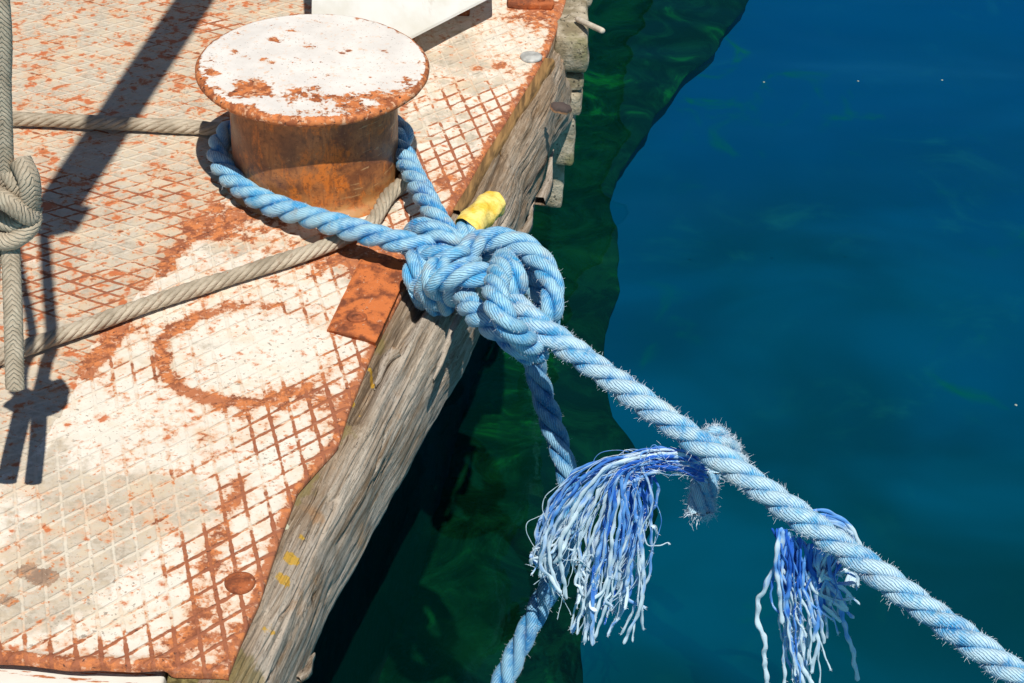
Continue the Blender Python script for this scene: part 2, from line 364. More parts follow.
    # skirt: three extra rings give the plate its thickness on right and lower edges
    V = np.stack([XY[:, 0], XY[:, 1], z], 1).reshape(nr, nc, 3)
    ext = V[:, -1:, :].copy(); ext2 = ext.copy(); ext2[..., 2] -= .007; ext[..., 0] += .0012; ext[..., 2] -= .0015
    ext2[..., 0] += .0008
    V = np.concatenate([V, ext, ext2], 1)
    bot = V[:1].copy(); bot[..., 1] -= .0015; bot[..., 2] -= .003; bot2 = bot.copy(); bot2[..., 2] -= .006
    V = np.concatenate([bot2, bot, V], 0); nR, nC = V.shape[:2]
    def ex(a, k=0.):
        a = a.reshape(nr, nc); a = np.concatenate([a, a[:, -1:], a[:, -1:]], 1); a = np.concatenate([a[:1], a[:1], a], 0)
        if k: a[:2] += k; a[:, -2:] += k
        return a.ravel()
    me = mesh('deck', V.reshape(-1, 3), grid_faces(nR, nC)[:, ::1])
    for nm, v, k in (('plate', plate, 0), ('rust', rust, .3), ('rr', rr, 0), ('white', white, 0), ('smooth', smooth, 0), ('bare', bare, 0), ('spots', spots, 0), ('bright', bright, 0)):
        attr(me, nm, ex(v, k))
    return tag(link('deck', me, M_DECK), kind='structure')
build_deck()

# hull of the landing stage below the deck
def box(bm, x0, x1, y0, y1, z0, z1):
    vs = [bm.verts.new(p) for p in ((x0, y0, z0), (x1, y0, z0), (x1, y1, z0), (x0, y1, z0), (x0, y0, z1), (x1, y0, z1), (x1, y1, z1), (x0, y1, z1))]
    for f in ((3, 2, 1, 0), (4, 5, 6, 7), (0, 1, 5, 4), (1, 2, 6, 5), (2, 3, 7, 6), (3, 0, 4, 7)): bm.faces.new([vs[i] for i in f])
def bevel(bm, w, seg=2):
    bmesh.ops.bevel(bm, geom=bm.edges[:], offset=w, segments=seg, affect='EDGES', profile=.5)
def frombm(name, bm, mat, parent=None, smooth=True, noise_amp=0, nf=20, sub=0):
    if sub: bmesh.ops.subdivide_edges(bm, edges=bm.edges[:], cuts=sub, use_grid_fill=True)
    if noise_amp:
        for v in bm.verts: v.co += mnoise.noise_vector(v.co*nf)*noise_amp+mnoise.noise_vector(v.co*nf*3)*noise_amp*.4
    bmesh.ops.recalc_face_normals(bm, faces=bm.faces[:])
    me = bpy.data.meshes.new(name); bm.to_mesh(me); bm.free()
    for p in me.polygons: p.use_smooth = smooth
    return link(name, me, mat, parent)

# ------------------------------------------------------------------ timber rubbing beam
OUT = [(566, 30), (562, 80), (559, 118), (554, 150), (538, 190), (527, 216), (514, 250), (499, 292), (482, 335), (469, 365), (443, 405), (427, 432), (404, 475), (386, 506), (372, 532), (351, 574), (331, 612), (315, 650), (302, 683), (285, 725), (262, 790)]
OW = np.array([un(*p, -.13) for p in OUT])[::-1]
def xout(y): return np.interp(y, OW[:, 1], OW[:, 0])
def build_beam():
    root = empty('timber_beam', (-.15, 1.9, -.02), 'weathered grey driftwood rubbing beam running along the rusty deck edge above the water', 'timber beam')
    Y0, Y1 = 1.12, 2.80; L = np.linspace(Y0, Y1, 620)
    Rr = []; brown = []
    K = 110; s = np.linspace(0, 1, K)
    for y in L:
        xi = xedge(max(y, YB)) if y >= YB else xedge(YB)+(y-YB)*.30
        xo = xout(y-.0)
        w = max(xo-xi, .03)
        cx = np.interp(s, [0, .12, .42, .60, .70, .80, .90, 1], [xi-.05, xi, xi+w*.55, xi+w*.84, xi+w*.96, xi+w, xi+w*.93, xi-.03])
        cz = np.interp(s, [0, .12, .42, .60, .70, .80, .90, 1], [-.013, -.011, -.020, -.034, -.055, -.10, -.145, -.155])
        Rr.append(np.stack([cx, np.full(K, y), cz], 1))
    V = np.array(Rr)
    for _ in range(3): V[:, 1:-1] = (V[:, :-2]+2*V[:, 1:-1]+V[:, 2:])/4
    # outward normal approx
    dS = np.gradient(V, axis=1); dL = np.gradient(V, axis=0); Nn = np.cross(dL, dS); Nn /= np.linalg.norm(Nn, axis=2)[..., None]+1e-9
    if Nn[300, 30, 2] < 0: Nn = -Nn
    P = V.reshape(-1, 3)
    Pq = P.copy(); Pq[:, 0] -= .235*P[:, 1]; g = fbm(Pq*np.array([38, 2.6, 38]), 4, .55); g2 = np.abs(fbm(Pq*np.array([90, 4.5, 90])+5, 4, .6)); big = fbm(P*np.array([9, 5, 9])+2, 3)
    gouge = sstep(.07, .0, np.abs(fbm(Pq*np.array([30, 2.0, 30])+20, 3)))
    fade = np.clip(sstep(.10, .26, np.tile(s, len(L))), 0, 1)
    up = sstep(2.1, 2.4, P[:, 1])
    disp = (g*.0013+g2*-.0028+big*(.003+.008*up)-gouge*.004+perlin(Pq*np.array([260, 14, 260]))*.0007)*fade
    crev = dist_poly(P[:, :2], [un(*q, -.02)[:2] for q in [(425, 300), (408, 325), (392, 352), (372, 385), (352, 425)]])+perlin(Pq*np.array([60, 12, 60]))*.004
    crev2 = dist_poly(P[:, :2], [un(*q, -.03)[:2] for q in [(505, 160), (492, 190), (476, 225), (455, 262)]])+perlin(Pq*np.array([60, 12, 60]))*.005
    disp = disp-.020*np.exp(-(crev/.0065)**2)*fade-.014*np.exp(-(crev2/.006)**2)*fade+.006*np.exp(-((crev-.016)/.009)**2)*fade
    P = P+Nn.reshape(-1, 3)*disp[:, None]
    XY = P[:, :2]
    def B(px, py, r, st, z=-.02): p = un(px, py, z); return (p[0], p[1], r, st)
    me = mesh('plank', rel(root, P), grid_faces(len(L), K))
    ss_ = np.tile(s, len(L))
    attr(me, 'brown', np.clip(1.1-ss_*2.3+.5*big, 0, 1)+up*.5)
    attr(me, 'lichen', 1.4*blobs(XY, [B(310, 470, .014, .45), B(268, 630, .012, .45), B(300, 540, .01, .4), B(355, 410, .012, .4), B(326, 443, .012, .6), B(320, 455, .010, .6), B(291, 560, .011, .7), B(284, 580, .010, .7), B(375, 377, .010, .6), B(335, 425, .01, .5), B(500, 165, .02, .25)]))
    attr(me, 'splat', blobs(XY, [B(283, 533, .008, .9), B(382, 347, .006, .6)]))
    attr(me, 'moss', blobs(XY, [B(245, 675, .03, .8), B(345, 440, .03, .5), B(300, 500, .03, .45), B(380, 350, .03, .5), B(320, 480, .03, .3)])+.25*sstep(.25, .12, ss_))
    link('plank', me, M_WOOD, root)
    # orange brown batten between plate and beam, upper half
    pts = [(549, 58), (534, 82), (519, 105), (503, 131), (487, 155), (469, 187), (456, 210)]
    Vv = []
    for i, p in enumerate(pts):
        q = un(*p, -.004); w = .009-.0004*i
        Vv += [(q[0]-.012, q[1], -.012), (q[0]-.010, q[1], -.004), (q[0]+w*.6, q[1], -.0045), (q[0]+w, q[1], -.009), (q[0]+w*1.05, q[1], -.028)]
    me = mesh('batten', rel(root, Vv), grid_faces(len(pts), 5))
    nn = N('ochre_batten_wood'); dn = nn.noise(1, 7, .6, co=nn.map((120, 8, 120)))
    mb = nn.done(nn.mix(nn.ss(dn, .35, .65), (.10, .06, .028), (.33, .19, .075)), .85, nn.bump(dn, .8, .003), spec=.2)
    for a_ in ('brown',): attr(me, a_, np.ones(len(Vv)))
    link('batten', me, mb, root)
    # rotten splinter at lower outer edge, ragged side splinters
    def splint(pa, pb, w, t, z):
        A = un(*pa, z); Bq = un(*pb, z-.01); d = Bq-A; d /= np.linalg.norm(d); nrm = np.array([d[1], -d[0], 0]); Vq = []
        for k, tt in enumerate(np.linspace(0, 1, 6)):
            c = A+(Bq-A)*tt+nrm*.004*math.sin(tt*5); ww = w*(1-tt)**.7+.0008
            Vq += [c-nrm*ww+[0, 0, -t], c-nrm*ww*.8+[0, 0, t*.5], c+nrm*ww*.6+[0, 0, t*.6], c+nrm*ww+[0, 0, -t]]
        m2 = mesh('splinter', rel(root, Vq), grid_faces(6, 4, True)); 
        attr(m2, 'brown', np.full(len(Vq), .1)); link('splinter', m2, M_WOOD, root)
    splint((296, 678), (318, 655), .006, .004, -.11)
    splint((520, 235), (537, 204), .006, .006, -.10)
    splint((540, 200), (556, 152), .008, .008, -.09)
    splint((395, 350), (372, 385), .007, .006, -.008)
    splint((470, 300), (430, 380), .006, .005, -.02)
    return root
build_beam()

# hull side (structure) under the beam, and the low white ledge by the lower edge
def build_hull():
    L = np.linspace(.6, 6, 60); V = []
    for y in L:
        xo = (xout(y) if y < 2.8 else np.interp(y, [2.8, 3.4, 6], [xout(2.8), .16, .42]))-.20
        if y < 1.2: xo = xout(1.2)-.20+(y-1.2)*.3
        for z in (-.10, -.30, -.45, -.8, -1.3, -2.6): V.append((xo+.012*math.sin(y*9+z*5), y, z))
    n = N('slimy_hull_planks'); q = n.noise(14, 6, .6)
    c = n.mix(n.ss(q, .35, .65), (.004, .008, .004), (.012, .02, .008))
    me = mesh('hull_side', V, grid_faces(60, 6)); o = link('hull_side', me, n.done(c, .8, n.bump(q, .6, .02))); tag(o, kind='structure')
build_hull()
n = N('white_ledge_paint'); q = n.noise(30, 7, .62, co=n.map((1, 5, 1))); 
c = n.mix(n.ss(q, .56, .62), n.mix(n.noise(60), (.68, .66, .60), (.80, .79, .76)), n.mix(n.noise(80), (.55, .18, .06), (.35, .12, .05)))
M_LEDGE = n.done(c, .6, n.bump(n.noise(90), .4, .001))
bm = bmesh.new(); box(bm, -1.4, -.323, .9, 1.50, -.10, -.020); bevel(bm, .004)
t = frombm('painted_ledge', bm, M_LEDGE); tag(t, kind='structure')
bm = bmesh.new(); box(bm, -.319, -.270, .9, 1.46, -.12, -.0125); bevel(bm, .005)
M_MOSS = simple('mossy_timber', (.20, .17, .07), .95, 90, .6, .8, .1, .003)
t = frombm('mossy_timber_block', bm, M_MOSS, sub=3, noise_amp=.002, nf=60); tag(t, 'small mossy olive brown timber block under the rusty corner of the deck plate', 'timber block')

# ------------------------------------------------------------------ studs, strap
def disc_mesh(name, c, r, h, mat, label, cat, ax=None, tilt=0):
    root_loc = (c[0], c[1], c[2])
    V = []; seg = 40; prof = [(1.0, -.3), (1.0, .25), (.93, .65), (.7, .9), (.35, 1.0), (.02, 1.02)]
    for rr_, hh in prof:
        for k in range(seg):
            a = 2*math.pi*k/seg; w = 1+.03*math.sin(3*a+c[0]*50)
            V.append((r*rr_*w*math.cos(a), r*rr_*w*math.sin(a), h*hh))
    me = mesh(name, V, grid_faces(len(prof), seg, True)); o = link(name, me, mat); o.location = root_loc; o.rotation_euler = (tilt, 0, 0)
    return tag(o, label, cat)
disc_mesh('rivet', un(240, 583, .0015), .0155, .0042, mat_rusty('rivet_rust', 1.6, .2), 'round rust brown rivet head near the lower right corner of the deck', 'rivet')
disc_mesh('rivet', un(531, 57, .0015), .0165, .0035, simple('galvanised_stud', (.42, .43, .42), .45, 60, .3, .3, .5), 'flat bluish grey rivet head at the far right edge of the deck', 'rivet')
def build_strap():
    c = un(362, 300, .004); root = empty('steel_strap', c, 'flat orange rusted steel strap bolted at the deck edge below the knot', 'steel strap')
    cor = [un(*p, .006) for p in ((362, 254), (411, 263), (376, 341), (327, 328))]
    nu, nv = 24, 40; V = []; 
    for j in range(nv):
        for i in range(nu):
            u, v = i/(nu-1), j/(nv-1)
            p = (cor[0]*(1-u)+cor[1]*u)*(1-v)+(cor[3]*(1-u)+cor[2]*u)*v
            e = min(u, 1-u, v, 1-v); q = perlin(np.array([[p[0]*60, p[1]*60, 1.]]))[0]
            V.append([p[0]+(.0012*q if e == 0 else 0), p[1]+(.001*q if e == 0 else 0), .0062-.0025*(e < .02)+.0006*q])
    base = len(V); idx = [i for i in range(nu)]+[j*nu+nu-1 for j in range(1, nv)]+[(nv-1)*nu+i for i in range(nu-2, -1, -1)]+[j*nu for j in range(nv-2, 0, -1)]
    Fc = grid_faces(nv, nu).tolist()
    for k in idx: V.append([V[k][0], V[k][1], -.004])
    m_ = len(idx)
    for k in range(m_): Fc.append([idx[k], idx[(k+1) % m_], base+(k+1) % m_, base+k])
    me = mesh('plate', rel(root, V), Fc); link('plate', me, mat_rusty('strap_rust', 1.5, .9), root)
    # square-ish bolt in an oval hole
    bp = un(357, 317, .0075); V = []; seg = 32
    for rr_, z in ((.0125, -.001), (.012, .0012), (.0098, .0016), (.009, -.0005), (.0068, -.0008), (.0062, .0012), (.001, .0018)):
        for k in range(seg):
            a = 2*math.pi*k/seg; V.append((bp[0]+rr_*math.cos(a), bp[1]+rr_*math.sin(a)*.8, bp[2]+z))
    me = mesh('bolt', rel(root, V), grid_faces(7, seg, True)); link('bolt', me, M_RUSTD, root)
build_strap()

# ------------------------------------------------------------------ bollard
BC = np.array([-.2693, 2.302])
def build_bollard():
    root = empty('mooring_bollard', (BC[0], BC[1], 0), 'squat rusty mooring bollard with a chipped white painted flat cap', 'bollard')
    seg = 160
    prof = [(.122, .0), (.121, .004), (.112, .007), (.109, .013)]+[(.1095, z) for z in np.linspace(.02, .148, 30)]+[(.110, .153), (.113, .156)]
    V = []
    for r, z in prof:
        for k in range(seg):
            a = 2*math.pi*k/seg; V.append((r*math.cos(a), r*math.sin(a), z))
    V = np.array(V); V[:, :2] *= (1+.004*perlin(V*18))[:, None]
    me = mesh('barrel', V, grid_faces(len(prof), seg, True))
    attr(me, 'bright', np.exp(-((V[:, 0]-.02)/.035)**2)*(V[:, 1] < 0)+.35*perlin(V*22)); attr(me, 'scr', sstep(.02, .08, V[:, 0]))
    link('barrel', me, M_BAR, root)
    R = .150
    prof = [(.10, .1545), (.136, .1545), (.144, .155), (.1485, .1565), (.1505, .1595), (.1503, .1630), (.148, .1660), (.1450, .1675), (.142, .1682), (.140, .1678)]
    prof += [(r, .1678+.0012*(1-(r/.14)**2)) for r in np.linspace(.137, .001, 60)]
    V = []
    for r, z in prof:
        for k in range(seg):
            a = 2*math.pi*k/seg; V.append((r*math.cos(a), r*math.sin(a), z))
    V = np.array(V); nz = perlin(V*np.array([60, 60, 60]))
    rad = np.linalg.norm(V[:, :2], axis=1)
    V[:, 2] += .0007*nz*(rad > .12); V[:, :2] *= (1+.004*perlin(V*30)*(rad > .135))[:, None]
    ang = np.arctan2(V[:, 1], V[:, 0])
    def C(px, py, r, s): p = un(px, py, .165); return (p[0]-BC[0], p[1]-BC[1], r, s)
    rust = .20+.70*sstep(.1445, .1485, rad)
    front = np.clip(-np.sin(ang), 0, 1)
    rust += front*.34*np.exp(-((rad-.142)/.016)**2)*(1+.9*perlin(V*14))+.22*np.exp(-((rad-.146)/.004)**2)
    rust += blobs(V, [C(247, 92, .020, .55), C(262, 90, .018, .40), C(290, 97, .020, .38), C(310, 93, .015, .25), C(240, 82, .012, .3), C(345, 103, .02, .45), C(380, 100, .025, .35), C(320, 104, .02, .35), C(400, 90, .022, .3), C(405, 30, .010, .1), C(273, 65, .006, .45), C(263, 62, .006, .38), C(275, 42, .010, .36), C(235, 53, .010, .38), C(310, 50, .008, .34), C(318, 23, .009, .34), C(290, 33, .006, .3), C(349, 53, .006, .3), C(371, 80, .006, .3), C(215, 75, .012, .3), C(225, 40, .012, .2), C(385, 53, .006, .3), C(320, 65, .004, .3), C(210, 62, .01, .35)])
    me = mesh('cap', V, grid_faces(len(prof), seg, True)); attr(me, 'rust', rust)
    link('cap', me, M_CAP, root)
build_bollard()

# ------------------------------------------------------------------ ropes
def smooth_path(P, step):
    P = np.array(P, float); Q = np.vstack([2*P[0]-P[1], P, 2*P[-1]-P[-2]]); out = []
    for i in range(1, len(Q)-2):
        a, b, c, d = Q[i-1], Q[i], Q[i+1], Q[i+2]
        n_ = max(int(np.linalg.norm(c-b)/step*2), 4)
        for t in np.linspace(0, 1, n_, endpoint=False):
            out.append(.5*((2*b)+(-a+c)*t+(2*a-5*b+4*c-d)*t*t+(-a+3*b-3*c+d)*t**3))
    out.append(P[-1]); out = np.array(out)
    for _ in range(3): out[1:-1] = (out[:-2]+2*out[1:-1]+out[2:])/4
    s = np.concatenate([[0], np.cumsum(np.linalg.norm(np.diff(out, axis=0), axis=1))]); m_ = max(int(s[-1]/step), 3); t = np.linspace(0, s[-1], m_)
    return np.stack([np.interp(t, s, out[:, k]) for k in range(3)], 1), t
def frames(P):
    T = np.gradient(P, axis=0); T /= np.linalg.norm(T, axis=1)[:, None]+1e-12
    v = np.array([0, 0, 1.]) if abs(T[0, 2]) < .9 else np.array([1., 0, 0]); Nn = []; v = v-T[0]*(v@T[0]); v /= np.linalg.norm(v)
    for k in range(len(P)): v = v-T[k]*(v@T[k]); v /= np.linalg.norm(v); Nn.append(v.copy())
    Nn = np.array(Nn); return T, Nn, np.cross(T, Nn)
HAND = -1.
class Acc:
    def __init__(s): s.V = []; s.F = []; s.MI = []; s.y = []; s.w = []; s.l = []; s.i = []; s.n = 0
    def grid(s, V, nr, nc, yarn, wear, mi=0, ln=None):
        s.l.append(np.repeat(np.arange(nr)*.002 if ln is None else ln, nc)); s.i.append(np.full(nr*nc, len(s.V)*3.7))
        s.V.append(V.reshape(-1, 3)); s.F.append(grid_faces(nr, nc)+s.n); s.MI.append(np.full((nr-1)*(nc-1), mi)); s.y.append(yarn.ravel()); s.w.append(wear.ravel()); s.n += nr*nc
    def fuzz(s, pts, dirs, ln, wd, mi=1):
        k = len(pts); side = np.cross(dirs, rng.normal(size=(k, 3))); side /= np.linalg.norm(side, axis=1)[:, None]+1e-9
        bend = rng.normal(size=(k, 3))*.45
        L_ = ln[:, None]; p0 = pts; p1 = pts+dirs*L_*.5+bend*L_*.15; p2 = pts+dirs*L_*.85+bend*L_*.75
        side2 = np.cross(dirs, side)
        for sd in (side, side2):
            V = np.stack([p0-sd*wd, p0+sd*wd, p1+sd*wd*.8, p1-sd*wd*.8, p2+sd*wd*.4, p2-sd*wd*.4], 1).reshape(-1, 3)
            b = (np.arange(k)*6)[:, None]+s.n; f = np.concatenate([b+np.array([0, 1, 2, 3]), b+np.array([3, 2, 4, 5])])
            s.V.append(V); s.F.append(f); s.MI.append(np.full(len(f), mi)); s.y.append(np.zeros(len(V))); s.w.append(np.ones(len(V))); s.l.append(np.zeros(len(V))); s.i.append(np.zeros(len(V))); s.n += len(V)
    def build(s, name, mats, parent):
        V = np.concatenate(s.V); me = mesh(name, rel(parent, V), np.concatenate(s.F), True, np.concatenate(s.MI))
        attr(me, 'yarn', np.concatenate(s.y)); attr(me, 'wear', np.concatenate(s.w)); attr(me, 'len', np.concatenate(s.l)); attr(me, 'sid', np.concatenate(s.i)); return link(name, me, mats, parent)
def rope_into(acc, path, R=.0163, pitch=.095, ns=3, sides=18, yarns=13, ytw=-2.7, fuzz=1500, flen=.004, phase=0., step=.0022, hand=None, fw=.00022, taper=None, off=.54, rsf=.475):
    hand = HAND if hand is None else hand
    P, s = smooth_path(path, step); T, Nn, Bn = frames(P)
    Rv = np.full(len(s), R) if taper is None else R*taper(s/s[-1])
    Rv = Rv*(1+.035*np.sin(s*55+phase*3)+.03*perlin(np.stack([s*30, s*0+phase*3, s*0], 1)))
    for k in range(ns):
        ph = hand*2*math.pi*s/pitch+2*math.pi*k/ns+phase
        C = P+(Nn*np.cos(ph)[:, None]+Bn*np.sin(ph)[:, None])*(Rv*off)[:, None]
        Ts = np.gradient(C, axis=0); Ts /= np.linalg.norm(Ts, axis=1)[:, None]
        out = (C-P); out /= np.linalg.norm(out, axis=1)[:, None]; A = out-Ts*(out*Ts).sum(1)[:, None]; A /= np.linalg.norm(A, axis=1)[:, None]; Bq = np.cross(Ts, A)
        th = np.linspace(0, 2*math.pi, sides+1); nr = len(s)
        yarn = (th[None, :]/(2*math.pi))*yarns-hand*s[:, None]/pitch*yarns*ytw
        rad = (Rv*rsf)[:, None]*(1+.0*yarn)
        rad = rad*(1-.03*np.abs(((yarn % 1)-.5)*2)**2)
        sq = 1+.10*np.cos(2*th)[None, :]*-1
        V = C[:, None, :]+A[:, None, :]*(np.cos(th)*1.0)[None, :, None]*(rad*.94)[..., None]+Bq[:, None, :]*(np.sin(th))[None, :, None]*(rad*1.08)[..., None]
        Wp = V.reshape(-1, 3); wear = .25+.45*perlin(Wp*45)+.4*perlin(Wp*14+k*7)+np.tile(.55*np.cos(th)-.08, nr)
        acc.grid(V, nr, sides+1, yarn, wear)
        if fuzz:
            cnt = int(fuzz*s[-1]/ns); i = rng.integers(0, nr, cnt); a = rng.uniform(-1.6, 1.6, cnt)
            clump = perlin(np.stack([s[i]*60, a*2+k*5, a*0], 1)) > -.15; i = i[clump]; a = a[clump]
            dirs = A[i]*np.cos(a)[:, None]+Bq[i]*np.sin(a)[:, None]; pts = C[i]+dirs*(Rv[i]*rsf*.9)[:, None]
            d2 = dirs+Ts[i]*rng.normal(0, .6, len(i))[:, None]+rng.normal(size=(len(i), 3))*.35; d2 /= np.linalg.norm(d2, axis=1)[:, None]
            acc.fuzz(pts, d2, flen*rng.uniform(.35, 1.3, len(i)), fw)
    # closed ends
    for e, sgn in ((0, -1), (-1, 1)):
        th = np.linspace(0, 2*math.pi, 13); rr_ = np.array([.95, .6, .02])[:, None, None]*Rv[e]
        ring = Nn[e][None, None, :]*np.cos(th)[None, :, None]*rr_+Bn[e][None, None, :]*np.sin(th)[None, :, None]*rr_
        V = P[e]+ring+T[e]*sgn*np.array([0, .003, .004])[:, None, None]
        acc.grid(V, 3, 13, np.tile(th*3, (3, 1)), np.ones((3, 13)))
    return P, T, Nn, Bn
def tube_into(acc, path, r0, r1=None, sides=7, step=.004, wear=.5, mi=0, crink=0):
    P, s = smooth_path(path, step if not crink else .0025)
    if crink:
        o_ = rng.uniform(0, 90); q = s[:, None]*np.array([[48., 48., 48.]])+np.array([[o_, 0, 0]])
        P = P+crink*sstep(.01, .05, s)[:, None]*np.stack([perlin(q*[1, 0, 0]+[0, .3, .7]), perlin(q*[1, 0, 0]+[0, 3.3, 9.7]), perlin(q*[1, 0, 0]+[0, 7.3, 4.7])], 1)
    T, Nn, Bn = frames(P); r1 = r0 if r1 is None else r1
    th = np.linspace(0, 2*math.pi, sides+1); rr_ = r0+(r1-r0)*(s/s[-1]); rr_ = rr_*(1+.18*np.sin(s*300+r0*9e4)); rr_[0] *= .2; rr_[-1] *= .25
    V = P[:, None, :]+(Nn[:, None, :]*np.cos(th)[None, :, None]*1.45+Bn[:, None, :]*np.sin(th)[None, :, None]*.6)*rr_[:, None, None]
    yarn = np.tile(th/(2*math.pi)*2, (len(s), 1)); W_ = wear+1.1*(s/s[-1])**1.5-.25+.5*perlin(P*60)
    acc.grid(V, len(s), sides+1, yarn, np.repeat(W_[:, None], sides+1, 1), mi); return P, T, Nn, Bn

MR = empty('mooring_rope', un(480, 290, .0), 'thick blue three-strand mooring rope knotted round the bollard, with frayed tassels over the water', 'rope')
R0 = .0163
def Kp(x, y, z): return un(390+x/3.415, 180+y/3.415, z)
# eye loop round the bollard
a = Acc()
back = [(BC[0]+.128*math.cos(math.radians(d)), BC[1]+.128*math.sin(math.radians(d)), .036) for d in (150, 120, 90, 60, 30)]
loop = [Kp(190, 262, .03), Kp(130, 232, .045), un(400, 242, .050), un(365, 233, .046), un(330, 223, .040), un(300, 214, .033), un(270, 204, .029), un(246, 191, .028), un(228, 174, .028), un(218, 156, .030), un(222, 139, .033)]+back+[un(398, 146, .038), un(406, 160, .04), un(417, 182, .044), un(430, 206, .047), un(444, 230, .045), un(462, 254, .03)]
rope_into(a, loop, R0*.97, pitch=.098, fuzz=3000, flen=.0032, fw=.00014)
a.build('eye_loop', [M_ROPE, M_FUZZ], MR)
# knot: several turns, one continuous looking mass
a = Acc()
turns = [
 [(225, 330, .015), (238, 285, .035), (268, 240, .052), (315, 207, .062), (375, 200, .066), (440, 218, .066), (500, 262, .062), (540, 325, .056), (556, 395, .046), (545, 455, .03), (515, 495, .008)],
 [(285, 290, .005), (320, 262, .018), (370, 256, .024), (425, 268, .026), (470, 308, .022), (500, 368, .014), (528, 430, .006), (536, 490, -.005), (505, 530, -.02)],
 [(398, 250, .03), (382, 300, .078), (362, 358, .096), (364, 420, .100), (390, 472, .092), (430, 520, .070), (470, 560, .040), (500, 590, .01)],
 [(385, 285, .05), (410, 305, .070), (428, 340, .070), (424, 378, .055), (405, 410, .03)],
 [(100, 372, .018), (150, 352, .046), (200, 333, .060), (260, 322, .068), (320, 326, .066), (370, 345, .050), (420, 370, .025)],
 [(240, 350, .012), (255, 400, .034), (285, 448, .044), (335, 488, .048), (390, 528, .044), (440, 565, .034), (480, 590, .012)],
 [(70, 240, .0), (72, 196, .025), (105, 168, .046), (155, 182, .056), (200, 208, .056), (235, 245, .04), (245, 290, .02)],
 [(85, 250, .022), (130, 262, .044), (185, 262, .056), (235, 262, .055), (280, 285, .035)],
 [(130, 235, .03), (90, 275, .042), (82, 325, .034), (100, 372, .012), (115, 410, -.012)],
 [(215, 280, .045), (160, 300, .055), (135, 345, .044), (140, 392, .02), (160, 430, -.01)],
 [(260, 345, .04), (215, 372, .036), (195, 400, .016), (185, 430, -.005)],
]
for i, tpts in enumerate(turns):
    rope_into(a, [Kp(*q) for q in tpts], R0*(.98 if i < 6 else .92), pitch=.095, fuzz=3500, flen=.0034, fw=.00015, phase=i*1.3)
a.build('knot', [M_ROPE, M_FUZZ], MR)
# working end wrapped in yellow tape
a = Acc()
rope_into(a, [Kp(225, 262, .03), Kp(250, 205, .036), Kp(270, 163, .042), Kp(290, 138, .046), Kp(325, 104, .049), Kp(345, 88, .05)], R0*1.0, fuzz=900)
tl = a.build('rope_tail', [M_ROPE, M_FUZZ], MR)
nY = N('yellow_electrical_tape'); wv = nY.noise(1, 5, .6, co=nY.map((70, 200, 90), rot=(0, 0, .7)), dist=.5)
M_YEL = nY.done(nY.mix(nY.ss(nY.noise(60, 5), .35, .6), (.80, .52, .05), (.88, .70, .20)), .45, nY.bump(nY.add(wv, nY.mul(nY.noise(160, 4), .3)), .8, .003), spec=.45)
def tape():
    P, s = smooth_path([Kp(262, 172, .041), Kp(290, 138, .046), Kp(325, 104, .049), Kp(356, 80, .050), Kp(366, 72, .050)], .0012); T, Nn, Bn = frames(P)
    th = np.linspace(0, 2*math.pi, 49); pr = sstep(1.0, .90, s/s[-1])**.5
    rad = .0180*np.clip(pr, .03, 1)*(1+.02*np.sin(s*420))
    q = rad[:, None]*(1+.07*np.cos(3*th+s[:, None]*150+1)+.02*np.cos(7*th+s[:, None]*60))
    sp = (np.mod(s[:, None]/.008+th/(2*math.pi), 1)); q = q*(1+.045*(sp-.5))
    V = P[:, None, :]+(Nn[:, None, :]*np.cos(th)[None, :, None]+Bn[:, None, :]*np.sin(th)[None, :, None])*q[..., None]
    me = mesh('tape_whipping', rel(MR, V.reshape(-1, 3)), grid_faces(len(s), 49)); o = link('tape_whipping', me, M_YEL, tl); o['label'] = 'crinkled yellow tape round the rope end'
tape()
# taut standing line to the lower right
a = Acc()
LA = un(528, 318, .045); LB = un(1012, 672, -.085); dv = (LB-LA)
main = [Kp(395, 400, .025), Kp(440, 440, .050), un(540, 327, .050)]+[LA+dv*t for t in (.10, .25, .4, .55, .7, .85, 1., 1.3, 1.8)]
rope_into(a, main, R0*1.0, pitch=.094, fuzz=6500, flen=.0048, fw=.00017)
a.build('standing_line', [M_ROPEW, M_FUZZ], MR)
def onmain(px):
    ts = np.linspace(0, 1.2, 600); Q = LA+dv*ts[:, None]; q = Q-np.array([0, 0, CAMZ]); x = 512+FPX*(q@RT)/(q@FWD); return Q[np.argmin(abs(x-px))]
# slack line hanging from the knot
a = Acc(); yk = un(535, 345, .0)[1]
hp = [(505, 318, .0), (528, 345, -.03), (538, 378, -.075), (548, 412, -.12), (561, 452, -.165), (570, 490, -.205), (568, 530, -.245), (556, 572, -.29), (540, 606, -.325), (520, 645, -.355), (502, 684, -.39), (480, 735, -.43), (465, 790, -.48)]; hang = [un(*q) for q in hp]
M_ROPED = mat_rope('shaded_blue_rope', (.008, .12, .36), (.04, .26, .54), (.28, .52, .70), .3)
rope_into(a, hang, R0*.93, pitch=.10, fuzz=3500, flen=.0036, fw=.00016, phase=2.)
a.build('hanging_line', [M_ROPED, M_FUZZ], MR)
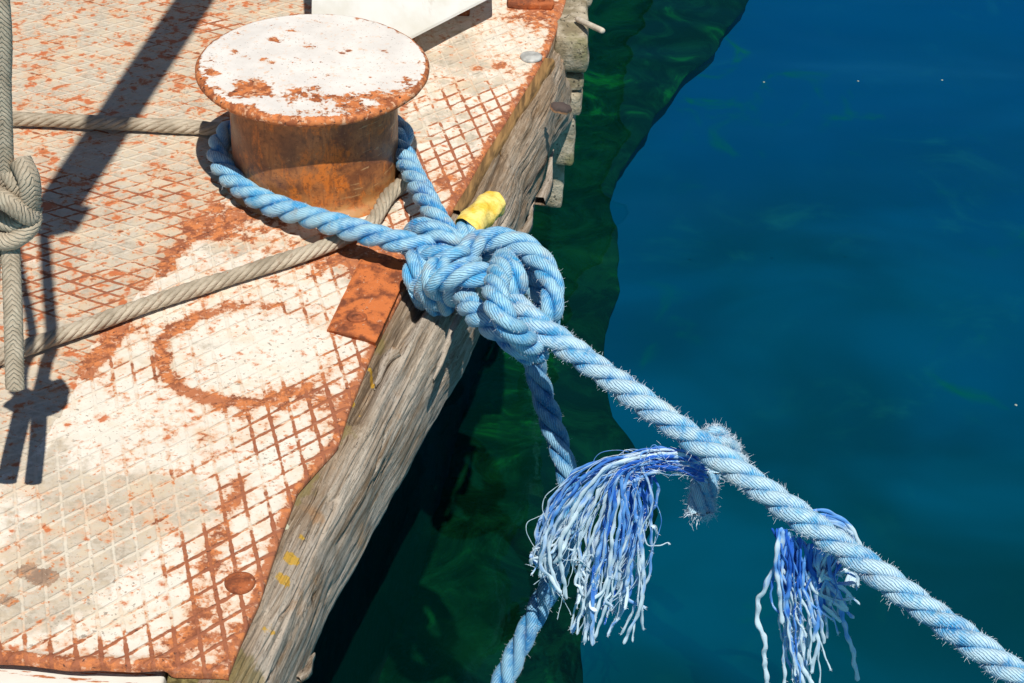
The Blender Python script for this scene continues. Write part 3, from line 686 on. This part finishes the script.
# frayed tassels
def strand(a, pts, y, r=.0016, dy=None, jit=.0, wear=.4, lint=14, end=12):
    P3 = [uny(px, py, y+(dy[i] if dy else 0)) for i, (px, py) in enumerate(pts)]
    P, T, Nn, Bn = tube_into(a, P3, r, r*.9, wear=wear, crink=rnd.uniform(.0012, .0032))
    if lint:
        k = lint; i = (len(P)*(.3+.7*rng.random(k)**.6)).astype(int).clip(0, len(P)-1); th = rng.uniform(0, 6.28, k); d = Nn[i]*np.cos(th)[:, None]+Bn[i]*np.sin(th)[:, None]+T[i]*.5
        a.fuzz(P[i], d/np.linalg.norm(d, axis=1)[:, None], .003*rng.uniform(.4, 1.4, k), .00022)
        # blunt tuft at the cut end
        k = end; d = T[-1]*1.3+rng.normal(size=(k, 3))*.4; d /= np.linalg.norm(d, axis=1)[:, None]; a.fuzz(np.repeat(P[-3][None], k, 0), d, rng.uniform(.0015, .0045, k), .00024)
a = Acc(); pm = onmain(690); yt = pm[1]+.006
g = rnd.gauss
clumps = [((550, 508), (533, 545), (540, 578)), ((560, 515), (545, 560), (556, 590)), ((572, 512), (548, 548), (534, 566)), ((578, 505), (560, 540), (560, 600)), ((590, 520), (578, 560), (588, 590)), ((600, 515), (580, 570), (580, 612)),
          ((608, 525), (592, 575), (574, 632)), ((618, 530), (606, 580), (592, 620)), ((626, 520), (612, 570), (612, 608)), ((634, 520), (622, 580), (604, 622)), ((640, 515), (628, 560), (622, 600)), ((646, 505), (640, 560), (630, 642)), ((650, 500), (640, 525), (644, 552)), ((612, 515), (600, 560), (590, 640))]
for ci, (c3, c4, c5) in enumerate(clumps):
    tt = ci/13; cw = rnd.choice([-.25, 0, .25]); cd = rnd.uniform(-.010, .012)
    for k in range(rnd.choice([4, 5, 6])):
        r_ = rnd.uniform(-1, 1); e = g(0, 1)
        p0 = (704+g(0, 2), 474+9*r_); p1 = (674+g(0, 4), 460+11*r_); p2 = (.5*(660+c3[0])-8+g(0, 6), 462+.35*(c3[1]-490)+10*r_+g(0, 3))
        p3 = (c3[0]+5*e+g(0, 4), c3[1]+g(0, 7)); p4 = (c4[0]+7*g(0, .8), c4[1]+g(0, 10)); p5 = (c5[0]+g(0, 6), min(c5[1]+g(0, 11), 645))
        if rnd.random() < .3: p5 = (p4[0]+g(0, 9), p4[1]+rnd.uniform(10, 30))
        p45 = (.5*(p4[0]+p5[0])+g(0, 5), .5*(p4[1]+p5[1])+g(0, 3))
        dz = cd+g(0, .006)
        strand(a, [p0, p1, p2, p3, p4, p45, p5], yt, rnd.uniform(.0008, .0019), [.4*cd, .7*cd, .8*dz, dz, dz+g(0, .003), dz+g(0, .004), dz+g(0, .005)], wear=cw+g(0, .2), lint=26)
strand(a, [(640, 520), (648, 545), (658, 545), (668, 543), (672, 546)], yt, .0006, wear=.6, lint=4)
for k in range(22):
    c3, c4, c5 = rnd.choice(clumps); strand(a, [(702+g(0, 3), 473+g(0, 6)), (672+g(0, 5), 461+g(0, 7)), (.5*(660+c3[0])-8+g(0, 9), 465+g(0, 9)), (c3[0]+g(0, 8), c3[1]+g(0, 9)), (c4[0]+g(0, 11), c4[1]+g(0, 12)), (c5[0]+g(0, 12), c5[1]+g(0, 16))], yt+g(0, .008), .00035, wear=.3+g(0, .3), lint=6, end=3)
# matted short fibres over the upper bundle
for k in range(260):
    t = rnd.random(); c = np.array(uny(700-75*t+g(0, 4), 470-10*math.sin(t*3.1)+g(0, 9)+10*t*t, yt+g(0, .006)-.006)); d = np.array([-1+g(0, .5), g(0, .6), g(0, .6)]); d /= np.linalg.norm(d)
    a.fuzz(c[None], d[None], np.array([rnd.uniform(.004, .012)]), .00018)
fr = a.build('frayed_tassel', [M_FRAY, M_FUZZ], MR); fr['label'] = 'long blue frayed strands drooping to the left of the line'
# the fuzzy cut stub crossing behind the line
a = Acc()
st = [uny(696, 512, yt+.008), uny(700, 492, yt+.016), uny(703, 468, yt+.028), uny(705, 446, yt+.034), uny(712, 434, yt+.034), uny(724, 442, yt+.034), uny(738, 464, yt+.03), uny(748, 484, yt+.022)]
rope_into(a, st, R0*.74, pitch=.07, fuzz=17000, flen=.006, fw=.00018)
rope_into(a, [uny(706, 510, yt+.012), uny(709, 490, yt+.018), uny(713, 470, yt+.026)], R0*.62, pitch=.07, fuzz=15000, flen=.006, fw=.00018)
for (cx_, cy_) in ((697, 511), (707, 509), (712, 436), (722, 440)):
    k = 260; q0 = np.array(uny(cx_, cy_, yt+.012 if cy_ > 480 else yt+.034)); pts_ = q0+rng.normal(size=(k, 3))*.0055; d = (np.array([0, -.1, -1.]) if cy_ > 480 else np.array([-.2, -.3, 1.]))+rng.normal(size=(k, 3))*.7; d /= np.linalg.norm(d, axis=1)[:, None]
    a.fuzz(pts_, d, rng.uniform(.003, .010, k), .00028)
a.build('cut_stub', [M_ROPEW, M_FUZZ], MR)
a = Acc(); pm2 = onmain(810); yt2 = pm2[1]+.004
for k in range(76):
    t = rnd.random(); g = rnd.gauss; sx = 775+70*t
    ex = 795+52*t+g(0, 9); ey = rnd.choice([700, 690, 660, 650, 640, 620]) + g(0, 14)
    if t > .5: ey = 565+rnd.uniform(0, 60); ex = 826+38*t*rnd.random()+g(0, 7)
    top = (sx+g(0, 3), 527+34*t); m1 = (sx+4+g(0, 5)-14*t, 560+18*t+g(0, 6)); m2 = (.5*(m1[0]+ex)+g(0, 7), .5*(m1[1]+ey)+g(0, 8))
    dz = rnd.uniform(-.012, .012)
    strand(a, [top, m1, m2, (ex, ey)], yt2, rnd.uniform(.0007, .0020), [0, dz, dz, dz], wear=rnd.choice([-.25, 0, .3, .6]))
strand(a, [(783, 530), (779, 556), (765, 585), (757, 610), (763, 640), (766, 672), (765, 690)], yt2-.004, .0022, wear=.5, lint=40)
strand(a, [(838, 590), (843, 620), (852, 650), (858, 680)], yt2-.004, .002, wear=.3, lint=40)
strand(a, [(788, 640), (800, 660), (812, 688)], yt2-.004, .002, wear=.3)
for k in range(16):                                      # strands arching over the top of the line
    t = k/15; g = rnd.gauss
    strand(a, [(790+10*t+g(0, 2), 522-6*t), (815+6*t, 520-4*t+g(0, 2)), (838+8*t, 527-4*t+g(0, 2)), (850+9*t, 543+g(0, 2)), (852+9*t, 562+g(0, 2)), (846+8*t, 585)], yt2+.012, .0018, [.012, .018, .022, .022, .018, .008], wear=.2)
fr = a.build('frayed_tassel', [M_FRAY, M_FUZZ], MR); fr['label'] = 'frayed strands hanging from the lower right length of the line'

# ------------------------------------------------------------------ steel wire rope
n = N('galvanised_wire_rope'); y = n.m('FRACT', n.a('yarn')); g_ = n.ss(n.m('ABSOLUTE', n.sub(y, .5)), .3, .5)
cc = n.mix(n.ss(n.noise(30, 6, .6), .35, .65), (.29, .245, .18), (.46, .40, .31)); cc = n.mix(n.mul(n.ss(n.noise(120, 5), .58, .68), .6), cc, (.25, .17, .11))
M_WIRE = n.done(cc, .62, n.bump(n.sub(n.mul(n.noise(500, 3), .4), g_), .5, .0006), spec=.5)
WR = empty('wire_rope', (BC[0], BC[1]-.12, 0), 'grey steel wire rope looped round the foot of the bollard and off to the left', 'wire rope')
a = Acc(); bk = [(BC[0]+.1225*math.cos(math.radians(d)), BC[1]+.1225*math.sin(math.radians(d)), .0135) for d in (110, 80, 50, 20, -10, -35)]
wp = [un(-260, 112, .0125), un(-60, 116, .0125), un(20, 119, .0125), un(110, 123, .0125), un(190, 127, .0125), un(226, 129, .0130)]+bk+[un(372, 222, .0135), un(350, 235, .0130), un(315, 250, .0125), (un(250, 271, .0125)), un(160, 300, .0125), un(90, 325, .0125), un(25, 348, .0125), un(-60, 377, .0125), un(-300, 460, .0125)]
rope_into(a, wp, .0102, pitch=.086, ns=6, sides=12, yarns=3, fuzz=0, step=.0025, off=.655, rsf=.345)
a.build('wire_strands', M_WIRE, WR)
# core fills the middle
a = Acc(); tube_into(a, wp, .0050, .0050, 10, .006, 0); a.build('wire_core', M_RUSTD, WR)

# ------------------------------------------------------------------ grey cord hanging from a boom
HR = empty('hanging_cord', (-.477, 1.60, .35), 'grey braided double cord with an overhand knot hanging at the left edge of the deck', 'cord')
def cord_into(a, path, rx, ry, ang=0, fuzz=1500):
    P, s = smooth_path(path, .002); T, Nn, Bn = frames(P); th = np.linspace(0, 2*math.pi, 29); nr = len(s)
    A = Nn*math.cos(ang)+Bn*math.sin(ang); Bq = -Nn*math.sin(ang)+Bn*math.cos(ang)
    yarn = np.abs(th/(2*math.pi)*10-5)[None, :]+s[:, None]*210
    rr_ = 1+.05*np.sin(yarn*2*math.pi)
    V = P[:, None, :]+(A[:, None, :]*np.cos(th)[None, :, None]*rx+Bq[:, None, :]*np.sin(th)[None, :, None]*ry)*rr_[..., None]
    a.grid(V, nr, 29, yarn, .4+.5*perlin(V.reshape(-1, 3)*50).reshape(V.shape[:2]))
    for e in (0, -1):
        q = np.array([1, .5, .02])[:, None, None]; ring = (A[e][None, None]*np.cos(th)[None, :, None]*rx+Bq[e][None, None]*np.sin(th)[None, :, None]*ry)*q
        a.grid(P[e]+ring+T[e]*(-1 if e == 0 else 1)*np.array([0, .002, .003])[:, None, None], 3, 29, np.tile(th, (3, 1)), np.ones((3, 29)))
    k = int(fuzz*s[-1]); i = rng.integers(0, nr, k); b = rng.uniform(0, 6.28, k); d = A[i]*np.cos(b)[:, None]+Bq[i]*np.sin(b)[:, None]
    a.fuzz(P[i]+A[i]*(np.cos(b)*rx)[:, None]+Bq[i]*(np.sin(b)*ry)[:, None], d, rng.uniform(.0008, .0022, k), .00018)
kc = lambda px, py, dy=0.: uny(px, py, 1.615+dy)
def upto(p, q, z): p = np.array(p); q = np.array(q); return p+(q-p)*(z-p[2])/(q[2]-p[2])
_g1 = un(43, 228); _g2 = un(186, 0); SH = np.array([.13, -.5, 1]); E1b = _g1+1.03*SH; d_ = (_g2-_g1)+.07*SH
E1 = E1b+d_*.05+np.array([-.012, 0, -.03])
for nm, pth, rx, ry in (
    ('standing_strand', [E1, .5*(E1+kc(1, 0)), kc(1, 0), kc(3, 90), kc(5, 150), kc(6, 200)], .0060, .0078),
    ('standing_strand', [E1+[-.040, 0, 0], .5*(E1+[-.040, 0, 0]+kc(-24, 0)), kc(-24, 0), kc(-22, 120), kc(-14, 200)], .0045, .006),
    ('loose_end', [kc(9, 225), kc(11, 260, -.02), kc(13, 310, -.045), kc(14, 350, -.06), kc(15, 389, -.075)], .0055, .0090),
    ('loose_end', [kc(-8, 225, .0), kc(-11, 280, -.03), kc(-13, 330, -.05), kc(-14, 388, -.075)], .0060, .0105)):
    a = Acc(); cord_into(a, pth, rx, ry, math.radians(90) if nm[0] == 's' else 0); a.build(nm, [M_GREY, M_FUZZG], HR)
a = Acc()
cord_into(a, [kc(20, 160, .0), kc(29, 180, -.008), kc(30, 205, -.004), kc(26, 222, .008)], .008, .011, 0)
cord_into(a, [kc(-25, 178, -.004), kc(-8, 192, -.016), kc(12, 205, -.018), kc(30, 216, -.008), kc(28, 205, .010)], .0085, .0100, 0)
cord_into(a, [kc(-25, 232, .0), kc(-6, 240, -.014), kc(14, 240, -.016), kc(31, 226, -.008), kc(33, 210, .006)], .0085, .0095, 0)
cord_into(a, [kc(-20, 205, .0), kc(0, 218, -.004), kc(16, 222, -.004), kc(26, 214, 0)], .009, .012, 0)
cord_into(a, [kc(8, 170, .004), kc(16, 185, .0), kc(14, 210, .004), kc(10, 232, .002)], .009, .011, 0)
a.build('overhand_knot', [M_GREY, M_FUZZG], HR)
# the boom it hangs from, above the frame
BR = empty('boom', (-.36, 3.9, 0), 'slender wooden boom on a post whose shadow crosses the deck', 'boom')
def pipe(name, A, B_, r, mat, parent, seg=24):
    a = np.array(A, float); b = np.array(B_, float); T = (b-a)/np.linalg.norm(b-a); v = np.cross(T, [0, 0, 1.]) if abs(T[2]) < .9 else np.cross(T, [1., 0, 0]); v /= np.linalg.norm(v); w = np.cross(T, v)
    V = []; L = [(0, .02), (0, .8), (.003, 1)]; Ln = np.linalg.norm(b-a)
    for d, q in [(0, .02), (0, .85), (.004, 1)]+[(x, 1) for x in np.linspace(.02, Ln-.02, 12)]+[(Ln-.004, 1), (Ln, .85), (Ln, .02)]:
        for k in range(seg):
            th = 2*math.pi*k/seg; V.append(a+T*d+(v*math.cos(th)+w*math.sin(th))*r*q)
    me = mesh(name, rel(parent, V) if parent else V, grid_faces(len(V)//seg, seg, True)); return link(name, me, mat, parent)
a = Acc(); pc = E1b+d_*.05; ax_ = d_/np.linalg.norm(d_); vx = np.cross(ax_, [0, 0, 1.]); vx /= np.linalg.norm(vx); vz = np.cross(vx, ax_)
cord_into(a, [pc+ax_*(.011*t/6.283-.03)+(vx*math.cos(t)+vz*math.sin(t))*.0385 for t in np.linspace(0, 6.283*5, 70)], .006, .006, 0, 600)
a.build('lashing', [M_GREY, M_FUZZG], HR)
M_BOOM = simple('varnished_boom', (.32, .2, .1), .5, 30, .3, .3)
d_ = np.array([.10, .65, .07]); E1b = E1b-d_*.01
pipe('pole', E1b, E1b+d_*4.3, .031, M_BOOM, BR)
pt = E1b+d_*3.6; pipe('post', (pt[0], pt[1], -.002), (pt[0], pt[1], pt[2]-.02), .03, M_BOOM, BR)

# ------------------------------------------------------------------ white locker behind the bollard
LK = empty('deck_locker', un(400, 42, 0), 'white painted locker with a sloping front standing behind the bollard', 'locker')
def locker():
    c0 = un(311, 91, .048); cr = un(497, -5, .048); dd = cr-c0; dd /= np.linalg.norm(dd); bk_ = np.array([-.02, .5, 0])
    b3 = cr+bk_; cl = c0+bk_; pts = [c0, cr, b3, cl]; V = []
    cen = sum(pts)/4; Z = [(.048, .99), (.052, 1.), (.36, 1.), (.364, .985)]
    for z, q in Z:
        for p in pts: V.append([cen[0]+(p[0]-cen[0])*q+(z-.05)*-.05, cen[1]+(p[1]-cen[1])*q+(z-.05)*(.9 if p is pts[0] or p is pts[1] else .1), z])
    Fc = grid_faces(4, 4, True).tolist()+[[3, 2, 1, 0], [12, 13, 14, 15]]
    n = N('white_enamel'); q = n.noise(9, 6, .6); st = n.noise(1, 5, .6, co=n.map((30, 30, 3)))
    c = n.mix(n.ss(q, .4, .65), (.80, .79, .76), (.70, .67, .60)); c = n.mix(n.mul(n.ss(st, .62, .75), .5), c, (.45, .30, .18))
    me = mesh('body', rel(LK, V), Fc, False); link('body', me, n.done(c, .4, n.bump(n.noise(40), .1, .001)), LK)
    for p in pts:
        q = cen+(p-cen)*.60; bm = bmesh.new(); box(bm, q[0]-.012-LK.location.x, q[0]+.012-LK.location.x, q[1]-.012-LK.location.y, q[1]+.012-LK.location.y, -.001, .060); bevel(bm, .002, 1)
        frombm('foot', bm, M_RUSTD, LK)
locker()
# rusty bracket at the far edge of the deck
BK = empty('rusty_bracket', un(530, 6, 0), 'lumpy rusted bracket with a fleck of white paint at the far deck edge', 'bracket')
bm = bmesh.new(); box(bm, -.035, .035, -.012, .05, -.003, .012); bevel(bm, .004); frombm('base', bm, M_RUST, BK, sub=3, noise_amp=.003, nf=50)
bm = bmesh.new(); box(bm, -.03, -.005, .0, .03, .008, .034); bevel(bm, .007, 3)
nb = N('flaking_white_on_rust'); qq = nb.noise(70, 6, .6)
frombm('lug', bm, nb.done(nb.mix(nb.ss(qq, .46, .54), (.70, .66, .60), (.42, .13, .05)), .8, nb.bump(qq, .7, .003)), BK, sub=3, noise_amp=.003, nf=60)
bm = bmesh.new(); box(bm, .012, .022, -.005, .035, .008, .022); bevel(bm, .003); frombm('rib', bm, M_RUSTD, BK, sub=3, noise_amp=.002, nf=60)
# bit of rusted flat lying at the very top
bm = bmesh.new(); box(bm, -.024, .024, -.012, .02, -.001, .008); bevel(bm, .002)
o = frombm('rusty_flat_bar', bm, M_RUST, sub=2, noise_amp=.0015, nf=60); o.location = un(230, -4, .0); tag(o, 'short rust red flat bar lying on the deck left of the white locker', 'flat bar')

# ------------------------------------------------------------------ stacked stone pile beyond the beam
n = N('crumbling_beige_stone'); q = n.noise(30, 8, .65)
c = n.mix(n.ss(q, .36, .64), (.24, .20, .13), (.52, .46, .36)); c = n.mix(n.ss(n.noise(12, 5), .5, .68), c, (.22, .21, .10)); c = n.mix(n.ss(n.noise(150, 5), .6, .68), c, (.08, .07, .05))
M_STONE = n.done(c, .92, n.bump(n.add(q, n.mul(n.noise(140, 6, .7), .5)), .9, .008), spec=.2)
PL = empty('stone_pile', un(575, 40, -.1), 'column of crumbling beige stone blocks at the far end of the timber beam', 'stone pile')
def blk(px0, px1, pyt, z0, z1, dy=.0, amp=.004):
    y = 2.74+dy; A = uny(px0, pyt, y); B_ = uny(px1, pyt, y); bm = bmesh.new()
    L_ = PL.location; box(bm, A[0]-L_.x, B_[0]-L_.x, y-L_.y, y+.18-L_.y, z0-L_.z, z1-L_.z); bevel(bm, .006, 2)
    frombm('block', bm, M_STONE, PL, sub=5, noise_amp=amp, nf=26)
blk(556, 590, 20, -.060, -.004, .0, .006); blk(553, 585, 60, -.098, -.068, .012); blk(550, 583, 80, -.138, -.102, .006); blk(550, 577, 100, -.23, -.142, .010); blk(540, 566, 130, -.32, -.236, .03)
blk(563, 592, -15, -.05, .002, .20, .007)
# white stub of pipe pointing out over the water
p0 = uny(577, 19, 2.80); p1 = uny(603, 31, 2.73)
o = pipe('pipe_stub', p0, p1, .0045, simple('chalky_plastic', (.55, .50, .42), .6, 80, .2, .2), None); tag(o, 'short pale pipe stub poking out over the water from the stone pile', 'pipe')
# bracket-shaped dark limpet / fungus on the side
def limpet(px, py, y, r, mat, label, h=.5):
    c = uny(px, py, y); V = []; seg = 36
    for rr_, hh in ((1.02, -.25), (1.05, -.05), (1., .12), (.85, .32), (.5, .48), (.02, .52)):
        for k in range(seg):
            a_ = 2*math.pi*k/seg; w = 1+.14*math.sin(2*a_+1)+.07*math.sin(5*a_)+.04*math.sin(9*a_+2); V.append((r*rr_*w*math.cos(a_), r*rr_*w*math.sin(a_)*.8, r*hh*h*2))
    me = mesh('shell', V, grid_faces(6, seg, True)); o = link('bracket_fungus', me, mat); o.location = c; o.rotation_euler = (.15, .25, 0)
    return tag(o, label, 'fungus')
n = N('dark_fungus'); z_ = n.xyz()[2]
limpet(561, 108, 2.50, .0135, n.done(n.mix(n.ss(n.add(z_, n.mul(n.noise(200), .002)), -.001, .002), (.55, .28, .14), (.07, .05, .045)), .8, n.bump(n.noise(150, 6), .6, .002)), 'dark brown bracket fungus with a pale orange rim on the outer side of the beam')
# ------------------------------------------------------------------ water
ZW = -.45
def mat_water():
    n = N('harbour_water'); t = n.t
    w1 = n.add(n.noise(1.3, 2, .4, co=n.map((1, 1.8, 1), rot=(0, 0, .15))), n.mul(n.noise(3.2, 2, .4, co=n.map((.6, 1.5, 1), rot=(0, 0, .1))), .22)); w2 = n.noise(9, 2, .4, co=n.map((.8, 1.3, 1), rot=(0, 0, -.3)))
    bp = n.bump(n.add(n.mul(w1, 1.), n.mul(w2, .02)), 1., .052)
    gl = t.nodes.new('ShaderNodeBsdfGlossy'); gl.inputs['Roughness'].default_value = .03; t.links.new(bp, gl.inputs['Normal'])
    gl.inputs['Color'].default_value = (.12, .72, 1, 1)
    tr = t.nodes.new('ShaderNodeBsdfTransparent'); tr.inputs[0].default_value = (.55, .95, .88, 1)
    df = t.nodes.new('ShaderNodeBsdfDiffuse')
    al = n.noise(5.5, 7, .62, dist=.8); al2 = n.noise(2.2, 4, .5)
    cc = n.mix(n.mul(n.ss(al, .52, .74), n.ss(al2, .42, .62)), (.0, .022, .018), (.005, .085, .035))
    n.set(df.inputs[0], cc)
    mx = t.nodes.new('ShaderNodeMixShader'); mx.inputs[0].default_value = .30; t.links.new(tr.outputs[0], mx.inputs[1]); t.links.new(df.outputs[0], mx.inputs[2])
    fr = t.nodes.new('ShaderNodeFresnel'); fr.inputs[0].default_value = 1.6; t.links.new(bp, fr.inputs[1])
    m2 = t.nodes.new('ShaderNodeMixShader'); t.links.new(fr.outputs[0], m2.inputs[0]); t.links.new(mx.outputs[0], m2.inputs[1]); t.links.new(gl.outputs[0], m2.inputs[2])
    t.links.new(m2.outputs[0], n.out.inputs[0]); t.nodes.remove(n.b); return n.mat
me = mesh('water', [(-60, -60, ZW), (60, -60, ZW), (60, 60, ZW), (-60, 60, ZW)], [[0, 1, 2, 3]]); tag(link('water', me, mat_water()), kind='structure')
# dark underwater sheet painting in the dock's shadow and reflection, with algae patches
ZL = -1.0
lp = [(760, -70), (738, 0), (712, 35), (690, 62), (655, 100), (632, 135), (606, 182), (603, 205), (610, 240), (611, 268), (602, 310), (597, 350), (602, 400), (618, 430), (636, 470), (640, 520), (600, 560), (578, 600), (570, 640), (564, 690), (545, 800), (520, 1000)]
def shade_sheet():
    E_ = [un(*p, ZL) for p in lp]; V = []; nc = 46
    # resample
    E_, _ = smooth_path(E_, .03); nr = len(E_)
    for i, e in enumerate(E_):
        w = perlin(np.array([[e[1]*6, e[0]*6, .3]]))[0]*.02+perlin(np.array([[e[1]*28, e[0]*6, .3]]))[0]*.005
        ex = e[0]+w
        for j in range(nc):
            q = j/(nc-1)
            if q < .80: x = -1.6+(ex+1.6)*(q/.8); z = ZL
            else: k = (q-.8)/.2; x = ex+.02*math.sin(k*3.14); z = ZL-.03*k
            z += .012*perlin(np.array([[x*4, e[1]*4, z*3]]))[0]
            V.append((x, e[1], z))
    n = N('dock_shade_with_algae'); al = n.noise(7, 8, .65, dist=1.2); a2 = n.noise(2.5, 4)
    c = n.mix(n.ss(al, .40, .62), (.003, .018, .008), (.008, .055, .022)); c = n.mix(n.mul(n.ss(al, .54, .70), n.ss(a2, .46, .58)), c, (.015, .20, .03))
    me = mesh('dock_shade_sheet', V, grid_faces(nr, nc)); tag(link('dock_shade_sheet', me, n.done(c, .9, n.bump(al, .8, .03), spec=0.)), kind='structure')
shade_sheet()
n = N('sky_tinted_bed'); q = n.noise(1.5, 3, .45, co=n.map((1, 1.5, 1)), dist=.5); q2 = n.noise(4.5, 6, .62, dist=1.); q3 = n.noise(1.1, 3, .5, co=n.map(loc=(4, 2, 0)))
yy = n.ss(n.add(n.xyz()[1], n.mul(n.sub(q3, .5), 3.)), 2.2, 5.2)  # bed gets bluer far out: sky reflection put into its colour
c = n.mix(n.ss(q, .32, .68), (.0, .060, .095), (.0, .130, .29)); c = n.mix(n.mul(yy, .8), c, (.0, .10, .40)); c = n.mix(n.mul(n.ss(q2, .56, .76), n.ss(q3, .45, .6)), c, (.0, .17, .13))
me = mesh('seabed', [(-60, -60, -1.06), (60, -60, -1.06), (60, 60, -1.06), (-60, 60, -1.06)], [[0, 1, 2, 3]]); tag(link('seabed', me, n.done(c, .95, spec=0.)), kind='structure')
# pale flecks floating
M_FLECK = simple('pale_fleck', (.30, .36, .32), .7, 100, .1, 0)
for px, py, lb in ((764, 82, 'leftmost pale fleck floating in the row near the top of the water'), (858, 81, 'middle pale fleck floating in the row near the top of the water'), (942, 80, 'rightmost pale fleck floating in the row near the top of the water'), (1016, 405, 'single pale fleck floating on open water at the right edge')):
    bm = bmesh.new(); bmesh.ops.create_icosphere(bm, subdivisions=2, radius=.0022); 
    for v in bm.verts: v.co += mnoise.noise_vector(v.co*400+Vector((px, 0, 0)))*.0012; v.co.z *= .4
    o = frombm('floating_fleck', bm, M_FLECK); o.location = un(px, py, ZW+.001); tag(o, lb, 'fleck', 'pale flecks floating on the water')
